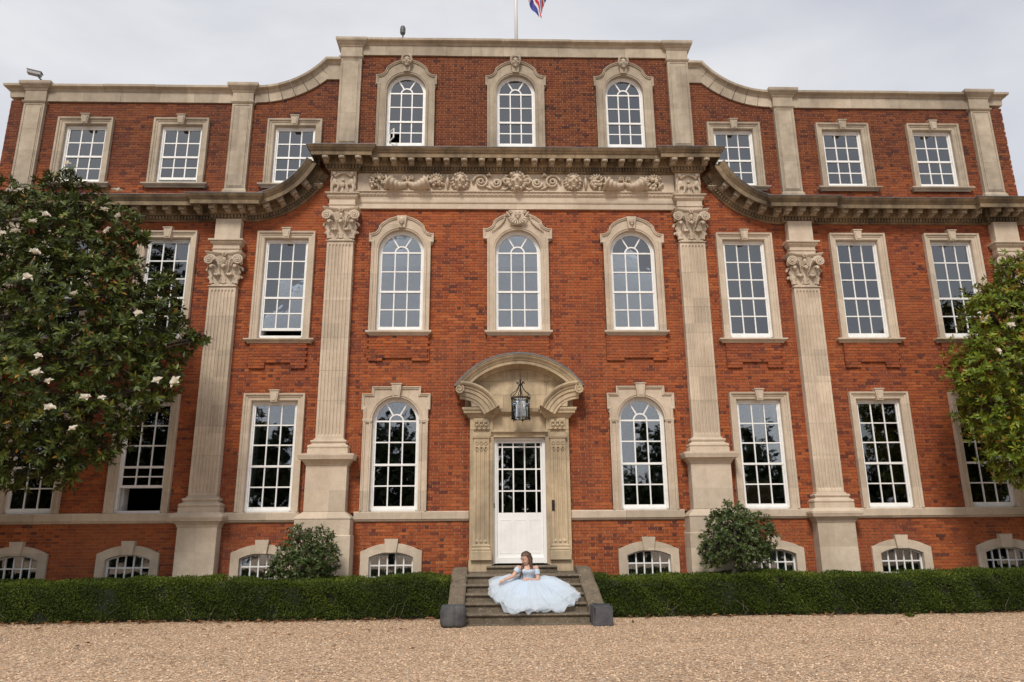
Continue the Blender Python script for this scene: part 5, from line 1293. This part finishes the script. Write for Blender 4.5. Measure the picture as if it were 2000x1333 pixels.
me = bpy.data.meshes.new('gravel_stones'); me.vertices.add(len(V)); me.vertices.foreach_set('co', V.astype(np.float32).ravel()); me.loops.add(F.size); me.loops.foreach_set('vertex_index', F.astype(np.int32).ravel())
me.polygons.add(len(F)); me.polygons.foreach_set('loop_start', np.arange(0, F.size, 3, dtype=np.int32)); me.polygons.foreach_set('loop_total', np.full(len(F), 3, np.int32))
a = me.attributes.new('tone', 'FLOAT', 'FACE'); a.data.foreach_set('value', np.repeat(rng.beta(2.2, 2, n), 4).astype(np.float32)); me.update(calc_edges=True)
tag(link('gravel_stones', me, 'pebble'), 'loose tan gravel stones lying on the forecourt', 'gravel', kind='stuff')
n = 520; side = rng.random(n) < .72
x = np.where(side, -1.6-np.abs(rng.normal(0, 1, n))**1*0-rng.uniform(0, 10, n), 1.6+rng.uniform(0, 10, n)); y = -1.62-np.abs(rng.normal(0, .10, n)); far = rng.random(n) < .16; y[far] = -1.8-rng.random(far.sum())**2*4
P = np.stack([x, y, rng.uniform(.012, .035, n)], 1); d = unit(np.stack([rng.normal(size=n), rng.normal(size=n), rng.normal(0, .12, n)], 1)); nn = unit(np.array([0, 0, 1.])+rng.normal(size=(n, 3))*.35); L = rng.uniform(.07, .15, n)
tag(leaf_mesh('fallen_leaves', P, d, nn, L, L*.4, rng.random(n), 'dead_leaf', fold=.3, bend=-.1), 'brown fallen leaves scattered along the foot of the hedges', 'fallen leaves', kind='stuff')
n = 14; P = np.tile([7.05, -2.15, .01], (n, 1))+rng.normal(0, .02, (n, 3))*[1, 1, 0]; d = unit(np.stack([rng.normal(size=n), rng.normal(size=n), rng.uniform(.6, 1.6, n)], 1)); L = rng.uniform(.06, .12, n)
tag(leaf_mesh('weed', P, d, unit(rng.normal(size=(n, 3))), L, L*.4, rng.random(n)*.8, 'hedge_leaf'), 'small green weed growing in the gravel in front of the right hedge', 'weed')

# ---------------------------------------------------------------- the wood across the forecourt, seen only in the ground floor panes
rng = np.random.default_rng(99); lob = []
for i in range(34):
    x = -46+i*2.9+rng.uniform(-1, 1); h = rng.uniform(8, 12.5) if not (6 < x < 15) else rng.uniform(5, 7)
    for k in range(4): lob.append((x+rng.uniform(-1.5, 1.5), -52+rng.uniform(-2.5, 2.5), h*(.25+.21*k), rng.uniform(1.7, 2.8)*(1.1-.12*k)))
P, A = lobe_points(lob, 7, rng, .6, .6); d = unit(rng.normal(size=P.shape)); L = rng.uniform(.5, .95, len(P))
tag(leaf_mesh('distant_wood', P, d, A, L, L*.6, rng.random(len(P)), 'wood_leaf'), 'dark belt of trees across the forecourt, mirrored in the ground floor windows', 'wood', kind='stuff')

# ---------------------------------------------------------------- the seated woman
pc = empty('person', (.06, -1.62, .475)); tag(pc, 'person with long brown hair seated on the steps in a wide pale blue gown', 'person')
GX, GY = .06, -1.58
b = MB()
def capsule(p, q, r0, r1, n=10):
    p, q = Vector(p), Vector(q); pts = [p+(q-p)*t for t in (0, .25, .5, .75, 1)]; b.tube(pts, [r0+(r1-r0)*t for t in (0, .25, .5, .75, 1)], n); b.ball(p, r0, n, 8); b.ball(q, r1, n, 8)
# torso: hips, waist, chest
def ell(cx, cy, z, rx, ry, n=20): return [(cx+rx*math.cos(2*PI*k/n), cy+ry*math.sin(2*PI*k/n), z) for k in range(n)]
tor = [(.50, .165, .13, 0), (.56, .17, .135, 0), (.64, .155, .12, .0), (.70, .128, .10, -.005), (.735, .122, .095, -.012), (.80, .14, .105, -.02), (.85, .152, .112, -.03), (.89, .158, .10, -.03), (.925, .165, .085, -.03), (.945, .14, .07, -.03), (.96, .09, .06, -.03), (.985, .055, .052, -.035)]
b.loft([ell(GX+.01*(z-.5)*2, GY+o, z, rx, ry) for z, rx, ry, o in tor], True, True)
for s in (-1, 1): b.ball((GX+s*.07, GY-.088, .84), (.062, .05, .055), 10, 8)
# neck and bowed head (turned to its right, i.e. towards the left of the picture)
capsule((GX+.01, GY-.03, .955), (GX-.005, GY-.055, 1.03), .052, .048)
HX, HY, HZ = GX-.025, GY-.085, 1.095
h = MB()
hp = [(-.118, .018, .022, -.045), (-.108, .040, .040, -.038), (-.085, .056, .064, -.022), (-.05, .066, .078, -.012), (-.015, .071, .086, -.006), (.02, .074, .090, .0), (.055, .073, .091, .006), (.085, .064, .082, .010), (.108, .046, .060, .012), (.12, .020, .026, .012)]
h.loft([ell(0, o, z, rx, ry, 18) for z, rx, ry, o in hp], True, True)
h.ball((0, -.092, -.018), (.013, .020, .016), 8, 6); h.tube([(0, -.083, .03), (0, -.094, .0), (0, -.106, -.018)], [.008, .010, .012], 6)
for s in (-1, 1):
    h.ball((s*.030, -.082, .042), (.024, .010, .007), 8, 5); h.ball((s*.038, -.066, -.028), (.022, .022, .024), 8, 6); h.ball((s*.073, .004, .005), (.009, .02, .03), 8, 6)
    h.ball((s*.029, -.079, .022), (.015, .009, .009), 8, 6)
h.ball((0, -.083, -.056), (.021, .010, .006), 8, 5); h.ball((0, -.081, -.066), (.019, .011, .007), 8, 5); h.ball((0, -.070, -.095), (.022, .018, .018), 8, 6)
hm = Matrix.Translation((HX, HY, HZ)) @ Matrix.Rotation(-.92, 4, 'Z') @ Matrix.Rotation(.50, 4, 'X') @ Matrix.Rotation(.08, 4, 'Y')
def xf(mb, mat): mb.v = [tuple(mat @ Vector(p)) for p in mb.v]; return mb
xf(h, hm); b.add(h.v, h.f)
# arms: her right arm (picture left) reaches out to the skirt, the left rests bent at the waist
RS, RE, RW = (GX-.165, GY-.03, .915), (GX-.27, GY-.14, .775), (GX-.445, GY-.27, .705)
LS, LE, LW = (GX+.175, GY-.03, .91), (GX+.205, GY-.09, .70), (GX+.035, GY-.245, .715)
for S_, E_, W_2 in ((RS, RE, RW), (LS, LE, LW)):
    capsule(S_, E_, .047, .037); capsule(E_, W_2, .037, .024); b.ball(S_, .052, 10, 8)
def hand(wr, d, palm_n, curl):
    d = Vector(d).normalized(); pn = Vector(palm_n); pn = (pn-d*pn.dot(d)).normalized(); sd_ = d.cross(pn)
    w = Vector(wr); b.tube([w, w+d*.03, w+d*.065, w+d*.08], [.022, .028, .030, .024], 8)
    for k, (o, L) in enumerate(((-.027, .058), (-.009, .068), (.009, .064), (.026, .050))):
        p = w+d*.074+sd_*o; pts = [p]; dd = Vector(d)
        for j in range(3): dd = (dd+pn*curl*(.5+.3*j)).normalized(); p = p+dd*L/3; pts.append(p)
        b.tube(pts, [.0095, .009, .008, .0065], 6); b.ball(pts[-1], .0065, 6, 4)
    p = w+d*.028-sd_*.026; b.tube([p, p-sd_*.022+d*.018+pn*.008, p-sd_*.018+d*.045+pn*.022], [.012, .0105, .008], 6)
hand(RW, (-.85, -.35, -.35), (0.1, -.3, -1), .55); hand(LW, (-.9, -.15, .12), (.1, .6, -.6), .7)
# legs under the gown: thighs forward, feet on the second step
for s in (-1, 1):
    capsule((GX+s*.09, GY-.03, .56), (GX+s*.11, GY-.40, .57), .08, .055); capsule((GX+s*.11, GY-.40, .57), (GX+s*.10, GY-.60, .27), .05, .036); capsule((GX+s*.10, GY-.60, .235), (GX+s*.11, GY-.74, .215), .035, .028)
me = b.mesh('person_body', True); recalc(me)
bo = link('body', me, 'skin', None); put(bo, pc)
rm = bo.modifiers.new('skin', 'REMESH'); rm.mode = 'VOXEL'; rm.voxel_size = .0055; rm.use_smooth_shade = True
smm = bo.modifiers.new('soft', 'SMOOTH'); smm.factor = .5; smm.iterations = 3
# brows, lashes and lips as thin features
e = MB()
for s in (-1, 1):
    e.tube([(s*.016, -.0885, .022), (s*.029, -.0895, .018), (s*.042, -.083, .022)], .0028, 5); e.tube([(s*.014, -.092, .050), (s*.030, -.0935, .055), (s*.046, -.085, .050)], .003, 5)
put(xf(e, hm).build('eyes', 'eye_dark'), pc)
e = MB(); e.ball((0, -.0885, -.056), (.017, .006, .003), 8, 5); e.ball((0, -.088, -.064), (.014, .006, .0035), 8, 5); put(xf(e, hm).build('lips', 'lip', smooth=True), pc)
# hair: cap with side parting, swept back, long locks over the shoulders
hr = MB(); rh = random.Random(3); rings = []
for i in range(9):
    v = i/8; ph = PI/2*(1-v*1.25); ring = []
    for k in range(22):
        a = 2*PI*k/22; fr_ = max(0, -math.sin(a)); z = .018+.113*math.sin(ph)
        hl = .066+.022*max(0, fr_-.3) if fr_ > .12 else -1
        if z < hl: z = hl+.0008*(9-i)
        zz_ = [q[0] for q in hp]; grow = .007 if z > hl+.012 else .003
        rx_ = float(np.interp(z, zz_, [q[1] for q in hp]))+grow; ry_ = float(np.interp(z, zz_, [q[2] for q in hp]))+grow; oy_ = float(np.interp(z, zz_, [q[3] for q in hp]))
        if z > .118: rx_, ry_ = rx_*max(.05, (.131-z)/.013), ry_*max(.05, (.131-z)/.013)
        ring.append((rx_*math.cos(a)+rh.uniform(-.001, .001), oy_+ry_*math.sin(a)*(1.08 if math.sin(a) > 0 else 1), z))
    rings.append(ring)
hr.loft(rings, True, False)
xf(hr, hm)
def hx(p): return hm @ Vector(p)
for k in range(40):                                         # locks from the crown down over back and shoulders
    u = k/39; a = math.radians(-6+u*192); p0 = hx((.05*math.cos(a), .012+.06*math.sin(a), .105)); p1 = hx((.086*math.cos(a), .014+.102*math.sin(a), .04)); p2 = hx((.084*math.cos(a), .022+.094*math.sin(a), -.06))
    front = abs(u-.5) > .33
    if front:
        s = 1 if u < .5 else -1
        e1 = Vector((GX+s*(.085 if s > 0 else .10)+rh.uniform(-.02, .02), GY-.12+rh.uniform(-.02, .02), .90)); e2 = Vector((GX+s*(.075 if s > 0 else .115)+rh.uniform(-.03, .03), GY-.172+rh.uniform(-.012, .012), (.86 if s > 0 else .74)+rh.uniform(-.02, .04)))
    else:
        e1 = Vector((GX+.12*math.cos(a)+rh.uniform(-.02, .02), GY+.065+rh.uniform(-.01, .02), .92)); e2 = Vector((GX+.13*math.cos(a)+rh.uniform(-.03, .03), GY+.10+rh.uniform(-.01, .02), .74+rh.uniform(-.03, .05)))
    hr.tube([p0, p1, p2, (p2+e1)/2+Vector((rh.uniform(-.01, .01), -.01 if front else .01, 0)), e1, e2], [.013, .017, .018, .018, .016, .005], 6)
put(hr.build('hair', 'hair', smooth=True), pc)
# bodice and off-shoulder sleeves
bd = MB(); rings = []
for z, rx, ry, o in [(.66, .162, .13, 0), (.70, .139, .113, -.005), (.735, .132, .107, -.012), (.80, .150, .117, -.02), (.84, .163, .128, -.03), (.865, .167, .13, -.03), (.885, .166, .118, -.03)]:
    ring = []
    for k in range(28):
        a = 2*PI*k/28; x = rx*math.cos(a); y = ry*math.sin(a); zz = z
        if y < 0 and z > .8: y -= .04*math.exp(-((abs(x)-.07)/.05)**2)*(1 if z < .87 else .6); zz += (.018 if z > .86 else 0)*(math.exp(-((abs(x)-.075)/.045)**2)-.6*math.exp(-(x/.03)**2))
        ring.append((GX+.01*(z-.5)*2+x, GY+o+y, zz))
    rings.append(ring)
bd.loft(rings, True, False)
for S_, E_ in ((RS, RE), (LS, LE)):
    S_, E_ = Vector(S_), Vector(E_); pts = [S_+(E_-S_)*t for t in (.12, .25, .42, .56)]; bd.tube(pts, [.058, .061, .058, .052], 14, caps=False)
put(bd.build('bodice', 'bodice', smooth=True), pc)
q = MB(); W3 = Vector(RW); D3 = (Vector(RW)-Vector(RE)).normalized(); q.tube([W3-D3*.035, W3-D3*.015], .031, 10); put(q.build('bracelet', 'bracelet'), pc)
# gown: satin underskirt and three airy tulle layers spread over the steps
OUT = [(-.671,-1.508,.669),(-.654,-1.785,.553),(-.636,-2.05,.441),(-.57,-2.243,.359),(-.439,-2.371,.305),(-.376,-2.494,.253),(-.264,-2.593,.212),(-.136,-2.625,.205),(.008,-2.643,.20),(.219,-2.633,.20),(.382,-2.615,.205),(.581,-2.574,.22),(.757,-2.457,.269),(.898,-2.242,.36),(1.049,-1.986,.468),(1.003,-1.818,.538),(.853,-1.609,.627),(.686,-1.50,.675),(.50,-1.42,.70),(.33,-1.40,.72)]
BACK = [(.20, -1.36, .72), (.06, -1.34, .73), (-.10, -1.36, .72), (-.30, -1.40, .70), (-.50, -1.44, .69)]
def stepz(y):
    z = 0.0
    for f, s_ in zip(SF, SZ):
        if y > f-.015: z = s_
    return z
from mathutils import noise as MN
def skirt(name, mat, scale, lift, amp, seed, nr=34, na=200, grow=1.0):
    loop = OUT+BACK; n = len(loop); r = random.Random(seed); q = MB(); rings = []
    N = lambda an, v, F, k: MN.noise(Vector((F*math.cos(an)+seed*3.1, F*math.sin(an)+k*7.7, v*1.6+seed*1.3)))
    for i in range(nr+1):
        v = i/nr; ring = []
        for k in range(na):
            t = k/na*n; j = int(t); f = t-j; P = [Vector(loop[(j+m_) % n]) for m_ in (-1, 0, 1, 2)]
            E_ = .5*((2*P[1])+(P[2]-P[0])*f+(2*P[0]-5*P[1]+4*P[2]-P[3])*f*f+(3*P[1]-P[0]-3*P[2]+P[3])*f**3)
            an = math.atan2(E_.y-GY, E_.x-GX); C0 = Vector((GX+.135*math.cos(an), GY-.005+.115*math.sin(an), .70))
            rad_ = scale*(1+.10*N(an, 0, 2.2, 1)+.06*N(an, 0, 6, 2)); E2 = C0+(E_-C0)*rad_
            p = C0+(E2-C0)*v
            hgt = lift*math.sin(PI*v**1.15)*(1-.2*v)*(1+.9*N(an, v, 1.6, 3))
            knee = .075*math.exp(-(((p.x-GX)/.24)**2+((p.y-(GY-.36))/.22)**2))
            w_ = min(1, v*1.6)
            fold = amp*w_*(1.5*N(an, v*.6, 3.4, 4)+1.0*N(an, v*.9, 8.0, 5)+.55*N(an, v*1.3, 17.0, 6))
            p.z += hgt+knee+fold*.8
            hd = Vector((E2.x-C0.x, E2.y-C0.y, 0)); tg = Vector((-hd.y, hd.x, 0)); tg = tg.normalized() if tg.length > 0 else tg
            p += tg*amp*w_*1.2*N(an, v, 5.0, 8)
            p.z = max(p.z, stepz(p.y)+.012+.008*r.random())
            if p.z < .72 and abs(p.x) > 1.095: p.x = math.copysign(1.095, p.x)
            ring.append(tuple(p))
        rings.append(ring)
    q.loft(rings, True, False); return put(q.build(name, mat, smooth=True, fix=False), pc)
skirt('underskirt', 'satin', .60, .015, .03, 1)
skirt('skirt', 'tulle', .82, .035, .055, 2)
skirt('skirt_layer', 'tulle', .95, .05, .07, 5)
skirt('skirt_layer', 'tulle', 1.0, .03, .065, 8)
skirt('skirt_layer', 'tulle', .90, .06, .065, 11)
